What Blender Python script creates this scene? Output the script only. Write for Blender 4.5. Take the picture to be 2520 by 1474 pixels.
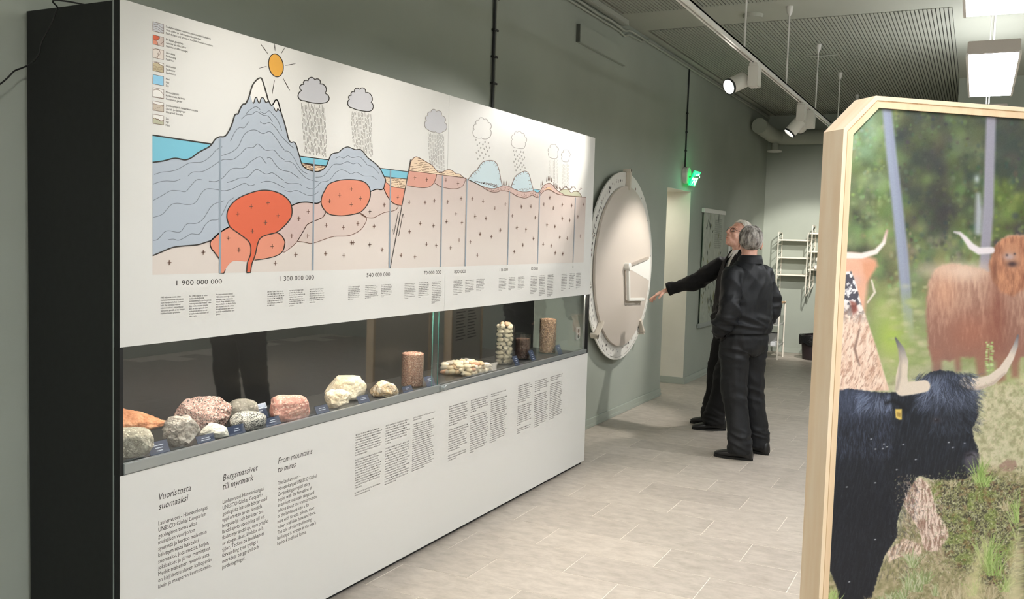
import bpy, bmesh, math, random
import numpy as np
from mathutils import Vector, Matrix, noise as mnoise
random.seed(7); RNG=np.random.default_rng(7)
scene=bpy.context.scene
for o in list(bpy.data.objects): bpy.data.objects.remove(o)
COL=scene.collection

# ---------------------------------------------------------------- camera
FPX,YAW,PITCH,ROLL,CX,CY,CZ=2257.1213,0.4666183,-0.0683738,0.0290703,-2.0251538,-2.4093147,1.6
_F=Vector((math.cos(YAW)*math.cos(PITCH),math.sin(YAW)*math.cos(PITCH),math.sin(PITCH)))
_r=Vector((math.sin(YAW),-math.cos(YAW),0)); _u=_r.cross(_F)
_R=math.cos(ROLL)*_r+math.sin(ROLL)*_u; _U=-math.sin(ROLL)*_r+math.cos(ROLL)*_u
cam=bpy.data.cameras.new('camera'); cam.sensor_width=36; cam.lens=FPX/2520*36; cam.clip_start=.05
camo=bpy.data.objects.new('camera',cam); COL.objects.link(camo)
camo.matrix_world=Matrix(((_R.x,_U.x,-_F.x,CX),(_R.y,_U.y,-_F.y,CY),(_R.z,_U.z,-_F.z,CZ),(0,0,0,1)))
scene.camera=camo
# ---------------------------------------------------------------- world and exposure
world=bpy.data.worlds.new('world'); scene.world=world; world.use_nodes=True
world.node_tree.nodes['Background'].inputs[0].default_value=(.9,.95,1,1)
world.node_tree.nodes['Background'].inputs[1].default_value=0.02
vs=scene.view_settings; vs.view_transform='Standard'; vs.look='None'; vs.gamma=1; vs.use_curve_mapping=False
vs.exposure=1.6
LUM_STRENGTH=11.0        # ceiling luminaires
SPOT_W=34.0             # track spots (watts)
CASE_STRIP=36.0         # strip light in the glass case
PRINT_GAIN=1.08

# ---------------------------------------------------------------- helpers
def lin(c):
    c=np.asarray(c,float)/255.; return np.where(c<=.04045,c/12.92,((c+.055)/1.055)**2.4)
def rgba(c): return (*[float(v) for v in lin(c[:3])],1.)
def tag(o,label=None,cat=None,group=None,kind=None):
    if label: o['label']=label
    if cat: o['category']=cat
    if group: o['group']=group
    if kind: o['kind']=kind
    return o
def link(o,parent=None):
    COL.objects.link(o)
    if parent: o.parent=parent
    return o
def empty(name,loc=(0,0,0),rz=0,parent=None):
    o=bpy.data.objects.new(name,None); o.empty_display_size=.05; o.location=loc; o.rotation_euler=(0,0,rz); return link(o,parent)
def obj(name,me,mat=None,parent=None,smooth=False,loc=None):
    if mat is not None:
        me.materials.clear()
        for m in (mat if isinstance(mat,(list,tuple)) else [mat]): me.materials.append(m)
    if smooth:
        me.polygons.foreach_set('use_smooth',[True]*len(me.polygons))
    o=bpy.data.objects.new(name,me); link(o,parent)
    if loc is not None: o.location=loc
    return o
def mesh(verts,faces,name='m'):
    me=bpy.data.meshes.new(name); me.from_pydata([tuple(v) for v in verts],[],faces); me.update(); return me
class MB:
    def __init__(s): s.v=[]; s.f=[]; s.mi=[]
    def add(s,v,f,mi=0):
        n=len(s.v); s.v+= [tuple(x) for x in v]; s.f+=[tuple(i+n for i in q) for q in f]; s.mi+=[mi]*len(f); return s
    def box(s,x0,x1,y0,y1,z0,z1,mi=0):
        return s.add([(x0,y0,z0),(x1,y0,z0),(x1,y1,z0),(x0,y1,z0),(x0,y0,z1),(x1,y0,z1),(x1,y1,z1),(x0,y1,z1)],
          [(0,3,2,1),(4,5,6,7),(0,1,5,4),(1,2,6,5),(2,3,7,6),(3,0,4,7)],mi)
    def tube(s,pts,r,n=10,mi=0,cap=True):
        pts=[Vector(p) for p in pts]; rs=r if isinstance(r,(list,tuple)) else [r]*len(pts)
        V=[];Fc=[]; up=None
        for i,p in enumerate(pts):
            t=(pts[min(i+1,len(pts)-1)]-pts[max(i-1,0)]).normalized()
            if up is None:
                up=Vector((0,0,1)) if abs(t.z)<.9 else Vector((1,0,0))
            a=(up-t*up.dot(t)).normalized(); b=t.cross(a); up=a
            for k in range(n):
                q=2*math.pi*k/n; V.append(p+a*rs[i]*math.cos(q)+b*rs[i]*math.sin(q))
        for i in range(len(pts)-1):
            for k in range(n): Fc.append((i*n+k,i*n+(k+1)%n,(i+1)*n+(k+1)%n,(i+1)*n+k))
        if cap: Fc.append(tuple(range(n-1,-1,-1))); Fc.append(tuple(range((len(pts)-1)*n,len(pts)*n)))
        return s.add(V,Fc,mi)
    def lathe(s,prof,c=(0,0,0),n=32,axis='z',mi=0,cap=True):
        V=[];Fc=[]
        for r,h in prof:
            for k in range(n):
                a=2*math.pi*k/n; p=(r*math.cos(a),r*math.sin(a),h)
                if axis=='y': p=(p[0],p[2],p[1])
                if axis=='x': p=(p[2],p[0],p[1])
                V.append((p[0]+c[0],p[1]+c[1],p[2]+c[2]))
        m=len(prof)
        for i in range(m-1):
            for k in range(n): Fc.append((i*n+k,i*n+(k+1)%n,(i+1)*n+(k+1)%n,(i+1)*n+k))
        if cap and prof[0][0]>1e-6: Fc.append(tuple(range(n-1,-1,-1)))
        if cap and prof[-1][0]>1e-6: Fc.append(tuple(range((m-1)*n,m*n)))
        return s.add(V,Fc,mi)
    def prism(s,poly,y0,y1,mi=0):    # poly in (x,z), extruded along y
        n=len(poly); V=[(x,y0,z) for x,z in poly]+[(x,y1,z) for x,z in poly]
        Fc=[tuple(range(n)),tuple(range(2*n-1,n-1,-1))]+[(i,i+n,(i+1)%n+n,(i+1)%n) for i in range(n)]
        return s.add(V,Fc,mi)
    def mesh(s,name='m'):
        me=mesh(s.v,s.f,name)
        if any(s.mi): me.polygons.foreach_set('material_index',s.mi)
        return me
    def build(s,name,mat=None,parent=None,smooth=False,bevel=0,loc=None,fix=True):
        me=s.mesh(name)
        if fix:
            bm=bmesh.new(); bm.from_mesh(me); bmesh.ops.recalc_face_normals(bm,faces=bm.faces)
            if bevel: bmesh.ops.bevel(bm,geom=[e for e in bm.edges if len(e.link_faces)==2 and e.calc_face_angle(0)>.5],offset=bevel,segments=2,affect='EDGES',clamp_overlap=True)
            bm.to_mesh(me); bm.free()
        o=obj(name,me,mat,parent,loc=loc)
        if smooth: shade_auto(me)
        return o
def shade_auto(me,ang=35):
    me.polygons.foreach_set('use_smooth',[True]*len(me.polygons))
    try: me.set_sharp_from_angle(angle=math.radians(ang))
    except Exception: pass
def copy_tree(o,parent=None):
    c=o.copy(); COL.objects.link(c); c.parent=parent
    for ch in list(o.children): copy_tree(ch,c)
    return c
# pixel of the 2520x1474 photograph -> point of a real plane (axis = value), used to take measurements
CAM=Vector((CX,CY,CZ))
def ray(px,py): return _F+_R*((px-1260)/FPX)-_U*((py-737)/FPX)
def onp(px,py,axis,val):
    d=ray(px,py); t=(val-CAM[axis])/d[axis]; return CAM+d*t

# ---------------------------------------------------------------- materials
def mat(name,c,rough=.6,metal=0,spec=.5,noise=None,bump=None,c2=None,coat=0,sheen=0,emit=None,estr=0):
    """noise=(scale,amount or second colour c2), bump=(scale,strength)"""
    m=bpy.data.materials.new(name); m.use_nodes=True; nt=m.node_tree; b=nt.nodes['Principled BSDF']
    b.inputs['Base Color'].default_value=rgba(c); b.inputs['Roughness'].default_value=rough; b.inputs['Metallic'].default_value=metal
    b.inputs['Specular IOR Level'].default_value=spec
    if coat: b.inputs['Coat Weight'].default_value=coat
    if sheen: b.inputs['Sheen Weight'].default_value=sheen
    if emit is not None:
        b.inputs['Emission Color'].default_value=rgba(emit); b.inputs['Emission Strength'].default_value=estr
    if noise or bump:
        tc=nt.nodes.new('ShaderNodeTexCoord')
    if noise:
        mp=nt.nodes.new('ShaderNodeMapping'); nt.links.new(tc.outputs['Object'],mp.inputs[0])
        sc=noise[0]; mp.inputs['Scale'].default_value=sc if isinstance(sc,tuple) else (sc,)*3
        n=nt.nodes.new('ShaderNodeTexNoise'); n.inputs['Scale'].default_value=1; n.inputs['Detail'].default_value=noise[2] if len(noise)>2 else 4
        nt.links.new(mp.outputs[0],n.inputs['Vector'])
        r=nt.nodes.new('ShaderNodeValToRGB'); nt.links.new(n.outputs[0],r.inputs[0])
        lo,hi=(noise[3] if len(noise)>3 else (.35,.65))
        r.color_ramp.elements[0].position=lo; r.color_ramp.elements[1].position=hi
        r.color_ramp.elements[0].color=rgba(c); r.color_ramp.elements[1].color=rgba(c2 if c2 else tuple(min(255,v*(1+noise[1])) for v in c))
        nt.links.new(r.outputs[0],b.inputs['Base Color'])
    if bump:
        n2=nt.nodes.new('ShaderNodeTexNoise'); n2.inputs['Scale'].default_value=bump[0]; n2.inputs['Detail'].default_value=5
        nt.links.new(tc.outputs['Object'],n2.inputs['Vector'])
        bp=nt.nodes.new('ShaderNodeBump'); bp.inputs['Strength'].default_value=bump[1]; bp.inputs['Distance'].default_value=bump[2] if len(bump)>2 else .01
        nt.links.new(n2.outputs[0],bp.inputs['Height']); nt.links.new(bp.outputs[0],b.inputs['Normal'])
    return m
def glassmat(name,tint=(245,250,248),ior=1.45,mul=1.0):
    m=bpy.data.materials.new(name); m.use_nodes=True; nt=m.node_tree; nt.nodes.clear()
    out=nt.nodes.new('ShaderNodeOutputMaterial'); mx=nt.nodes.new('ShaderNodeMixShader'); tr=nt.nodes.new('ShaderNodeBsdfTransparent')
    gl=nt.nodes.new('ShaderNodeBsdfGlossy'); fr=nt.nodes.new('ShaderNodeLayerWeight'); fr.inputs[0].default_value=.5
    tr.inputs[0].default_value=rgba(tint); gl.inputs['Roughness'].default_value=.0; gl.inputs[0].default_value=(1,1,1,1)
    f0=((ior-1)/(ior+1))**2*mul      # Schlick reflectance, the same from both sides of the sheet
    pw=nt.nodes.new('ShaderNodeMath'); pw.operation='POWER'; pw.inputs[1].default_value=5; nt.links.new(fr.outputs['Facing'],pw.inputs[0])
    mm=nt.nodes.new('ShaderNodeMath'); mm.operation='MULTIPLY_ADD'; mm.inputs[1].default_value=1-f0; mm.inputs[2].default_value=f0; mm.use_clamp=True
    nt.links.new(pw.outputs[0],mm.inputs[0]); nt.links.new(mm.outputs[0],mx.inputs[0])
    nt.links.new(tr.outputs[0],mx.inputs[1]); nt.links.new(gl.outputs[0],mx.inputs[2]); nt.links.new(mx.outputs[0],out.inputs[0])
    return m
M={}
M['wall']=mat('sage_wall_paint',(157,163,152),.75,noise=(1.2,.05),bump=(60,.08,.004))
M['ceil']=mat('ceiling_paint',(165,167,155),.8,noise=(1.,.04))
M['slat']=mat('ceiling_slat_paint',(160,162,150),.7)
M['groove']=mat('groove_paint',(88,90,84),.9)
M['base']=mat('baseboard_paint',(164,171,160),.55)
M['jamb']=mat('cream_jamb_paint',(216,213,200),.6,noise=(3,.03))
M['white']=mat('white_laminate',(214,213,208),.42,spec=.35)
M['black']=mat('black_laminate',(21,22,22),.5,spec=.4,noise=(40,.2))
M['alu']=mat('satin_aluminium',(176,182,182),.33,metal=.75)
M['wlac']=mat('white_lacquer',(222,220,214),.4)
M['glass']=glassmat('case_glass',(247,248,247),1.5,1.6)
M['jarglass']=glassmat('jar_glass',(248,249,248),1.6,1.5)
M['edgeglass']=mat('green_glass_edge',(70,120,112),.15)
M['rod']=mat('white_rod',(214,212,206),.4)
M['cable']=mat('black_cable',(22,22,22),.45)
M['conduit']=mat('painted_conduit',(164,167,155),.6)
# ================================================================ ROOM
WY=0.455; CH=3.5; XB=11.95
# floor: screed slab with light joints, laid tiles on top
tile_mats=[]
def tile_mat(i,c,c2):
    m=bpy.data.materials.new('vinyl_tile_%d'%i); m.use_nodes=True; nt=m.node_tree; b=nt.nodes['Principled BSDF']
    tc=nt.nodes.new('ShaderNodeTexCoord'); oi=nt.nodes.new('ShaderNodeObjectInfo')
    ad=nt.nodes.new('ShaderNodeVectorMath'); ad.operation='ADD'
    vm=nt.nodes.new('ShaderNodeVectorMath'); vm.operation='SCALE'; vm.inputs['Scale'].default_value=3.7
    nt.links.new(oi.outputs['Location'],vm.inputs[0]); nt.links.new(tc.outputs['Object'],ad.inputs[0]); nt.links.new(vm.outputs[0],ad.inputs[1])
    mp=nt.nodes.new('ShaderNodeMapping'); mp.inputs['Scale'].default_value=(13,7,1); nt.links.new(ad.outputs[0],mp.inputs[0])
    n=nt.nodes.new('ShaderNodeTexNoise'); n.inputs['Scale'].default_value=1.3; n.inputs['Detail'].default_value=9; n.inputs['Roughness'].default_value=.68; n.inputs['Distortion'].default_value=.2
    nt.links.new(mp.outputs[0],n.inputs['Vector'])
    r=nt.nodes.new('ShaderNodeValToRGB'); r.color_ramp.elements[0].position=.3; r.color_ramp.elements[1].position=.72
    r.color_ramp.elements[0].color=rgba(c); r.color_ramp.elements[1].color=rgba(c2); nt.links.new(n.outputs[0],r.inputs[0])
    hs=nt.nodes.new('ShaderNodeHueSaturation'); mr=nt.nodes.new('ShaderNodeMapRange'); mr.inputs['To Min'].default_value=.9; mr.inputs['To Max'].default_value=1.05
    nt.links.new(oi.outputs['Random'],mr.inputs[0]); nt.links.new(mr.outputs[0],hs.inputs['Value']); nt.links.new(r.outputs[0],hs.inputs['Color'])
    nt.links.new(hs.outputs[0],b.inputs['Base Color']); b.inputs['Roughness'].default_value=.42; b.inputs['Specular IOR Level'].default_value=.35
    bp=nt.nodes.new('ShaderNodeBump'); bp.inputs['Strength'].default_value=.06; bp.inputs['Distance'].default_value=.003
    nt.links.new(n.outputs[0],bp.inputs['Height']); nt.links.new(bp.outputs[0],b.inputs['Normal'])
    return m
M['tile']=tile_mat(0,(160,151,139),(193,184,172))
M['joint']=mat('tile_joint',(222,214,200),.5)
floor=tag(MB().box(-4,12.6,-6.6,1.4,-.15,-.0012).build('floor',M['joint']),kind='structure')
TX,TY=.3035,.638
def tile_mesh():
    g=.0016; b=.001; x,y=TX-2*g,TY-2*g
    v=[(g,g,-.004),(g+x,g,-.004),(g+x,g+y,-.004),(g,g+y,-.004),(g,g,-b),(g+x,g,-b),(g+x,g+y,-b),(g,g+y,-b),
       (g+b,g+b,0),(g+x-b,g+b,0),(g+x-b,g+y-b,0),(g+b,g+y-b,0)]
    f=[(0,1,5,4),(1,2,6,5),(2,3,7,6),(3,0,4,7),(4,5,9,8),(5,6,10,9),(6,7,11,10),(7,4,8,11),(8,9,10,11)]
    me=mesh(v,f,'tile'); me.materials.append(M['tile']); return me
tm=tile_mesh(); tiles=[]; rest=[]
for i in range(-19,34):
    x0=1.947+TX*i
    off=(-1.36+.2835*i)%TY
    for j in range(-12,4):
        y0=off+TY*j
        if x0+TX<-4 or y0>1.3 or y0<-6.6 or x0>12.5: continue
        if x0<7.13-.3 and y0>.45 or x0>8 and y0>.45: continue
        # seen from the camera?
        d=Vector((x0+.15,y0+.3,0))-CAM; zc=d.dot(_F); vis=False
        if zc>.3:
            u=1260+FPX*d.dot(_R)/zc; w=737-FPX*d.dot(_U)/zc; vis=(-60<u<2080 and w<1640 and y0<.5)
        (tiles if vis else rest).append((x0,y0,zc))
tiles.sort(key=lambda t:t[2]); rest+=tiles[290:]; tiles=tiles[:290]
for x0,y0,_ in tiles: obj('tile',tm,None,floor,loc=(x0,y0,0))
tv=np.array([v.co[:] for v in tm.vertices]); tf=[tuple(p.vertices) for p in tm.polygons]
mb=MB()
for x0,y0,_ in rest: mb.add(tv+np.array((x0,y0,0)),tf)
tag(mb.build('tile_field',M['tile'],floor,fix=False),kind='stuff')

# walls
DX0,DX1,DZ=7.13,8.0,2.155
mb=MB(); mb.box(-4,DX0,WY,WY+.12,0,CH); 
tag(mb.build('wall_left',M['wall']),kind='structure')
w=MB(); w.box(DX1,12.2,WY,WY+.9,0,CH); tag(w.build('wall_left_far',M['wall']),kind='structure')
w=MB(); w.box(DX0,DX1,WY,WY+.9,DZ,CH); tag(w.build('wall_left_header',M['wall']),kind='structure')
# reveal linings of the doorway
w=MB(); w.box(DX1-.004,DX1,WY+.003,WY+.9,0.07,DZ); w.box(DX0,DX1-.004,WY+.003,WY+.9,DZ-.004,DZ)
tag(w.build('trim_1',M['jamb']),kind='structure')
w=MB(); w.box(DX0-.004,DX0,WY+.12,WY+1.0,0,CH); tag(w.build('trim_2',M['jamb']),kind='structure')
d=MB(); d.box(DX0,DX1,WY+.9,WY+.95,0,DZ); dr=tag(d.build('door_1',M['jamb']),kind='structure')
h=MB(); h.tube([(DX0+.1,WY+.9,1.0),(DX0+.1,WY+.85,1.0),(DX0+.22,WY+.85,1.0)],.01); h.build('door_handle',M['alu'],dr,smooth=True)
w=MB(); w.box(XB,XB+.15,-2.13,WY,0,CH); tag(w.build('wall_back',M['wall']),kind='structure')
w=MB(); w.box(9.42,XB+.15,-6.6,-2.13,0,CH); tag(w.build('wall_back_right',M['wall']),kind='structure')
w=MB(); w.box(-4,9.42,-6.75,-6.6,0,CH); tag(w.build('wall_right',M['wall']),kind='structure')
w=MB(); w.box(-4.15,-4,-6.75,WY+.12,0,CH); tag(w.build('wall_rear',M['wall']),kind='structure')
# baseboards
def board(name,x0,x1,y0,y1,nx,ny):
    b=MB(); b.box(x0,x1,y0,y1,0,.075); b.box(x0-abs(nx)*.006*(nx<0),x1+.006*(nx>0),y0-.006*(ny<0),y1,0,.03)
    return tag(b.build(name,M['base'],bevel=.003),kind='structure')
board('baseboard_left',-4,DX0,WY-.016,WY,0,-1)
board('baseboard_left_far',DX1-.014,XB,WY-.016,WY,0,-1)
b=MB(); b.box(DX1-.018,DX1-.004,WY-.016,WY+.9,0,.075); b.box(DX1-.024,DX1-.004,WY-.022,WY+.9,0,.03)
tag(b.build('baseboard_reveal',M['base'],bevel=.003),kind='structure')
b=MB(); b.box(XB-.016,XB,-2.13,WY-.016,0,.075); b.box(XB-.022,XB,-2.13,WY-.022,0,.03); tag(b.build('baseboard_back',M['base'],bevel=.003),kind='structure')

# ceiling with two fields of narrow grooved slats
ceil=tag(MB().box(-4.1,12.1,-6.7,1.4,CH+.02,CH+.15).build('ceiling',M['groove']),kind='structure')
def plate(x0,x1,y0,y1):
    MB().box(x0,x1,y0,y1,CH-.0,CH+.025).build('ceiling_plate',M['ceil'],ceil)
plate(-4,12,.37,1.35); plate(5.4,6.06,-2.13,.37); plate(-4,12,-6.7,-2.13)
PIT=.0305; n=int((.37+2.13)/PIT)
for xa,xb in ((-4,5.4),(6.06,11.95)):
    sm=MB().box(0,xb-xa,0,.0225,0,.02).mesh('slat'); sm.materials.append(M['slat'])
    for k in range(n):
        obj('slat',sm,None,ceil,loc=(xa,-2.13+.004+k*PIT,CH-.006))
# ceiling fittings on the flat band: low round plates
for (px,py,lab) in ((1853,36,'flat round disc detector on the plain ceiling band above the track'),):
    p=onp(px,py,2,CH); e=tag(MB().lathe([(.0,-.03),(.075,-.028),(.085,-.012),(.085,0)],(p.x,p.y,CH),24).build('smoke_detector',M['ceil'],smooth=True),lab,'detector')
p=onp(2018,138,2,CH-.02)
e=tag(MB().tube([(p.x,p.y+.14,CH-.008),(p.x,p.y,CH-.02),(p.x+.04,p.y-.16,CH-.008)],.008,8).build('ceiling_hook',M['conduit'],smooth=True),'small thin wire hook on the grooved ceiling beside a hanging rod','hook')

# cable trunking and conduits in the wall to ceiling corner
t=empty('cable_trunking',(4.0,WY,CH)); 
b=MB(); b.box(-8,1.62,-.07,-.012,-.05,-.003); b.build('trunk',M['conduit'],t,bevel=.004)
b=MB(); b.tube([(-8,-.03,-.075),(.7,-.03,-.078),(1.0,-.028,-.085),(1.3,-.03,-.075),(1.62,-.03,-.09),(1.75,-.022,-.06),(1.85,-.02,-.05),(7.9,-.02,-.05)],.011,8); b.build('conduit_pipe',M['conduit'],t,smooth=True)
b=MB(); b.tube([(-8,-.02,-.105),(1.5,-.02,-.11),(1.66,-.02,-.125),(1.78,-.018,-.09),(2.1,-.018,-.085),(2.3,-.018,-.03),(7.9,-.018,-.025)],.009,8); b.build('conduit_pipe',M['conduit'],t,smooth=True)
tag(t,'grey-painted cable trunking and pipes running along the top of the wall','trunking')
# vertical cables down the wall
t=empty('wall_cable',(3.27,WY-.012,2.30)); b=MB(); b.tube([(0,0,0),(.0,0,.5),(-.004,0,1.15)],.0085,8); b.build('cable',M['cable'],t,smooth=True)
b=MB(); b.tube([(.03,0,0),(.03,0,.5),(.028,0,1.15)],.006,8); b.build('cable',M['conduit'],t,smooth=True)
for z in (.28,.45,.62,.82): MB().box(-.014,.042,-.012,.012,z,z+.012).build('clip',M['cable'],t)
tag(t,'black cable pair running down the wall behind the white display board','cable')
p=onp(1684,410,1,WY)
t=empty('sign_cable',(p.x,WY-.01,2.35)); b=MB(); b.tube([(0,0,0),(0,0,.5),(.01,0,1.14)],.0075,8); b.build('cable',M['cable'],t,smooth=True)
for z in (.22,.42,.62): MB().box(-.012,.012,-.012,.01,z,z+.012).build('clip',M['cable'],t)
tag(t,'thin dark cable running down the wall to the green exit sign','cable')
# flat box on the wall
t=MB(); t.box(4.64,5.68,WY-.035,WY,3.118,3.262); t=tag(t.build('wall_box',M['wall'],bevel=.003),'long flat box painted wall grey high on the wall','wall box')
b=MB(); b.box(4.632,4.64,WY-.03,WY,3.122,3.258); b.build('end_cap',M['groove'],t)
# ventilation duct in the far corner
t=empty('ventilation_duct',(XB-.2,.2,3.1)); b=MB()
b.tube([(-1.05,.12,.1),(-.25,.1,.06),(-.08,.05,.05),(-.02,-.1,.05),(0,-.5,.05),(0,-2.2,.05)],.105,16); b.build('duct',M['ceil'],t,smooth=True)
b=MB(); b.tube([(-.14,.08,-.03),(-.14,.08,-.14)],.05,16); b.build('collar',M['ceil'],t,smooth=True)
b=MB(); b.lathe([(.06,-.14),(.105,-.15),(.1,-.17),(0,-.172)],(-.14,.08,0),24); b.build('valve_disc',M['wlac'],t,smooth=True)
tag(t,'round grey ventilation duct with a white valve disc in the far corner','duct')
# socket by the display case end
t=empty('power_socket',(4.855,WY,.83)); MB().box(-.042,.042,-.012,0,-.05,.05).build('plate',M['wlac'],t,bevel=.004)
for z in (-.022,.022):
    b=MB(); b.lathe([(.018,-.0135),(.016,-.0125),(.016,-.0122),(0,-.0122)],(0,0,z),16,axis='y'); b.build('socket_face',M['groove'],t)
tag(t,'white double wall socket seen through the right end of the glass case','socket')
# ================================================================ LIGHT FITTINGS
def diffuser_mat():
    m=bpy.data.materials.new('lit_diffuser'); m.use_nodes=True; nt=m.node_tree; nt.nodes.clear()
    out=nt.nodes.new('ShaderNodeOutputMaterial'); em=nt.nodes.new('ShaderNodeEmission'); em.inputs[0].default_value=(.97,.98,1.03,1)
    tc=nt.nodes.new('ShaderNodeTexCoord'); sp=nt.nodes.new('ShaderNodeSeparateXYZ'); nt.links.new(tc.outputs['Object'],sp.inputs[0])
    # two rows of LED points behind the prismatic cover
    def math(op,a,b=None):
        n=nt.nodes.new('ShaderNodeMath'); n.operation=op
        for i,v in enumerate((a,b)):
            if v is None: continue
            if isinstance(v,(int,float)): n.inputs[i].default_value=v
            else: nt.links.new(v,n.inputs[i])
        return n.outputs[0]
    ay=math('ABSOLUTE',sp.outputs['Y']); dy=math('SUBTRACT',ay,.035); g=math('POWER',2.718,math('MULTIPLY',math('MULTIPLY',dy,dy),-12000))
    wx=math('SINE',math('MULTIPLY',sp.outputs['X'],2*3.14159/.028)); fx=math('ADD',math('MULTIPLY',wx,.1),.9)
    s2=math('SINE',math('MULTIPLY',sp.outputs['X'],2*3.14159/.11)); k=math('ADD',math('MULTIPLY',s2,.35),.65)
    v=math('ADD',fx,math('MULTIPLY',math('MULTIPLY',g,k),.9)); st=math('MULTIPLY',v,LUM_STRENGTH)
    nt.links.new(st,em.inputs[1]); nt.links.new(em.outputs[0],out.inputs[0]); return m
M['diffuser']=diffuser_mat()
M['lumbody']=mat('luminaire_body',(190,182,176),.5)
M['uplight']=mat('uplight_lit',(255,250,240),.4,emit=(250,252,255),estr=LUM_STRENGTH*.65)
LY,LZ,LL=-2.43,2.655,1.5
def luminaire():
    e=empty('pendant_luminaire',(0,0,0))
    b=MB(); b.box(0,LL,-.128,.128,.004,.075); b.build('body',M['lumbody'],e,bevel=.004)
    for s in (-1,1): MB().box(.0,LL,s*.128-.006,s*.128+.006,-.008,.012).build('side_rim',M['wlac'],e)
    MB().box(.008,LL-.008,-.118,.118,-.004,.003).build('diffuser',M['diffuser'],e)
    MB().box(.05,LL-.05,-.09,.09,.0755,.078).build('uplight_diffuser',M['uplight'],e)
    for x in (.25,LL-.25): MB().tube([(x,0,.075),(x,0,CH-LZ)],.004,6).build('suspension_wire',M['rod'],e)
    MB().tube([(LL-.06,.02,.075),(LL+.02,.02,.3),(LL+.04,.02,CH-LZ)],.005,6).build('feed_cable',M['rod'],e)
    return e
lum0=luminaire(); k=0
for x,lab in ((3.6,'lit pendant luminaire hanging in full view over the wooden frame'),(1.17,'lit pendant luminaire cut off by the top right edge of the picture'),
              (6.03,'lit pendant luminaire farthest down the room, mostly behind the wooden frame'),(-1.26,'lit pendant luminaire in the row above and behind the viewer'),(-3.69,'lit pendant luminaire at the rear end of the row behind the viewer')):  # those behind the viewer are unseen, added to brighten wall and board
    o=lum0 if k==0 else copy_tree(lum0); k+=1
    o.location=(x,LY,LZ); tag(o,lab,'ceiling light','pendant luminaires in one row')
for x in (6.03,3.6,1.17,-1.26,-3.69):  # unseen extra row, added to raise the room's light level
    o=copy_tree(lum0); o.location=(x,LY-2.3,LZ); tag(o,'lit pendant luminaire of the second row right of the picture, '+{6.03:'the farthest away',3.6:'second farthest',1.17:'middle one',-1.26:'just behind the viewer',-3.69:'rearmost'}[x],'ceiling light','pendant luminaires of the second row')
# track with hangers
TRY,TRZ=-.968,2.86
tr=empty('lighting_track',(0,TRY,TRZ))
b=MB(); b.box(-3.8,10.6,-.018,-.006,-.018,.018); b.box(-3.8,10.6,.006,.018,-.018,.018); b.box(-3.8,10.6,-.018,.018,.008,.018); b.build('rail',M['wlac'],tr)
MB().box(-3.8,10.6,-.006,.006,.0,.008).build('conductor_slot',M['groove'],tr)
for x in (-3.4,-1.9,-.4,1.1,2.62,4.13,5.62,7.12,8.66,10.25):
    MB().tube([(x,0,.016),(x,0,CH-TRZ)],.0065,8).build('hanger_rod',M['rod'],tr)
    MB().lathe([(.009,-.075),(.022,-.05),(.026,-.01),(.026,0)],(x,0,CH-TRZ),14).build('ceiling_cup',M['rod'],tr,smooth=True)
tag(tr,'long white lighting track hung from the ceiling on thin white rods','lighting track')
M['lens']=mat('lit_lens',(255,250,240),.3,emit=(255,248,235),estr=14)
M['blackring']=mat('black_baffle',(20,20,20),.4)
def spot(x,target,lab,power,size,blend=.35,r=.055,off=-.075):
    """adapter box under the track, tilted cylinder head with a lit lens; the lamp inside is the real source"""
    e=empty('track_spotlight',(x,TRY,TRZ-.018))
    MB().box(-.06,.06,-.028,.028,-.02,0).build('adapter',M['wlac'],e,bevel=.003)
    MB().box(-.055,.055,-.035,.035,-.16,-.02).build('driver_box',M['wlac'],e,bevel=.004)
    t=Vector(target)-Vector((x,TRY,TRZ)); dirv=t.normalized(); piv=Vector(off if isinstance(off,tuple) else (off,0.0,-.12))
    MB().tube([(0,0,-.12),piv],.016,10).build('knuckle',M['wlac'],e,smooth=True)
    h=empty('head',piv,parent=e); q=dirv.to_track_quat('-Z','Y'); h.rotation_mode='QUATERNION'; h.rotation_quaternion=q
    b=MB(); b.lathe([(.03,.075),(r,.06),(r,-.075),(r*.94,-.075),(r*.9,-.06)],(0,0,0),28,cap=False); o=b.build('housing',M['wlac'],h,smooth=True)
    b=MB(); b.lathe([(r*1.02,-.07),(r*1.02,-.085),(r*.9,-.085),(r*.88,-.06)],(0,0,0),28,cap=False); b.build('baffle_ring',M['blackring'],h,smooth=True)
    b=MB(); b.lathe([(r*.88,-.068),(0,-.07)],(0,0,0),28); b.build('lens',M['lens'],h)
    l=bpy.data.lights.new('spot_lamp','SPOT'); l.energy=power; l.spot_size=math.radians(size); l.spot_blend=blend; l.shadow_soft_size=.035; l.color=(1,.95,.89)
    lo=bpy.data.objects.new('spot_lamp',l); link(lo,h); lo.location=(0,0,-.095)
    tag(e,lab,'spotlight','white track spotlights'); return e
spot(4.47,(3.0,.05,2.05),'white track spotlight nearest the viewer, its lit lens facing the display board',SPOT_W*1.3,46,.7,off=(-.03,.11,-.13))
spot(6.38,(5.72,WY,1.0),'white track spotlight with black-rimmed lit lens aimed at the round dial',SPOT_W*1.6,54,.6,off=(.0,.045,-.2))
spot(6.88,(11.9,-.5,1.3),'white track spotlight turned away down the room beside the one lighting the dial',SPOT_W*4,44,.7,off=(-.04,.085,-.13))
spot(9.25,(11.95,-.15,1.0),'white track spotlight hidden behind the wooden frame, lighting the far shelves',SPOT_W*2.8,52,.45,off=.1)
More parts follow.
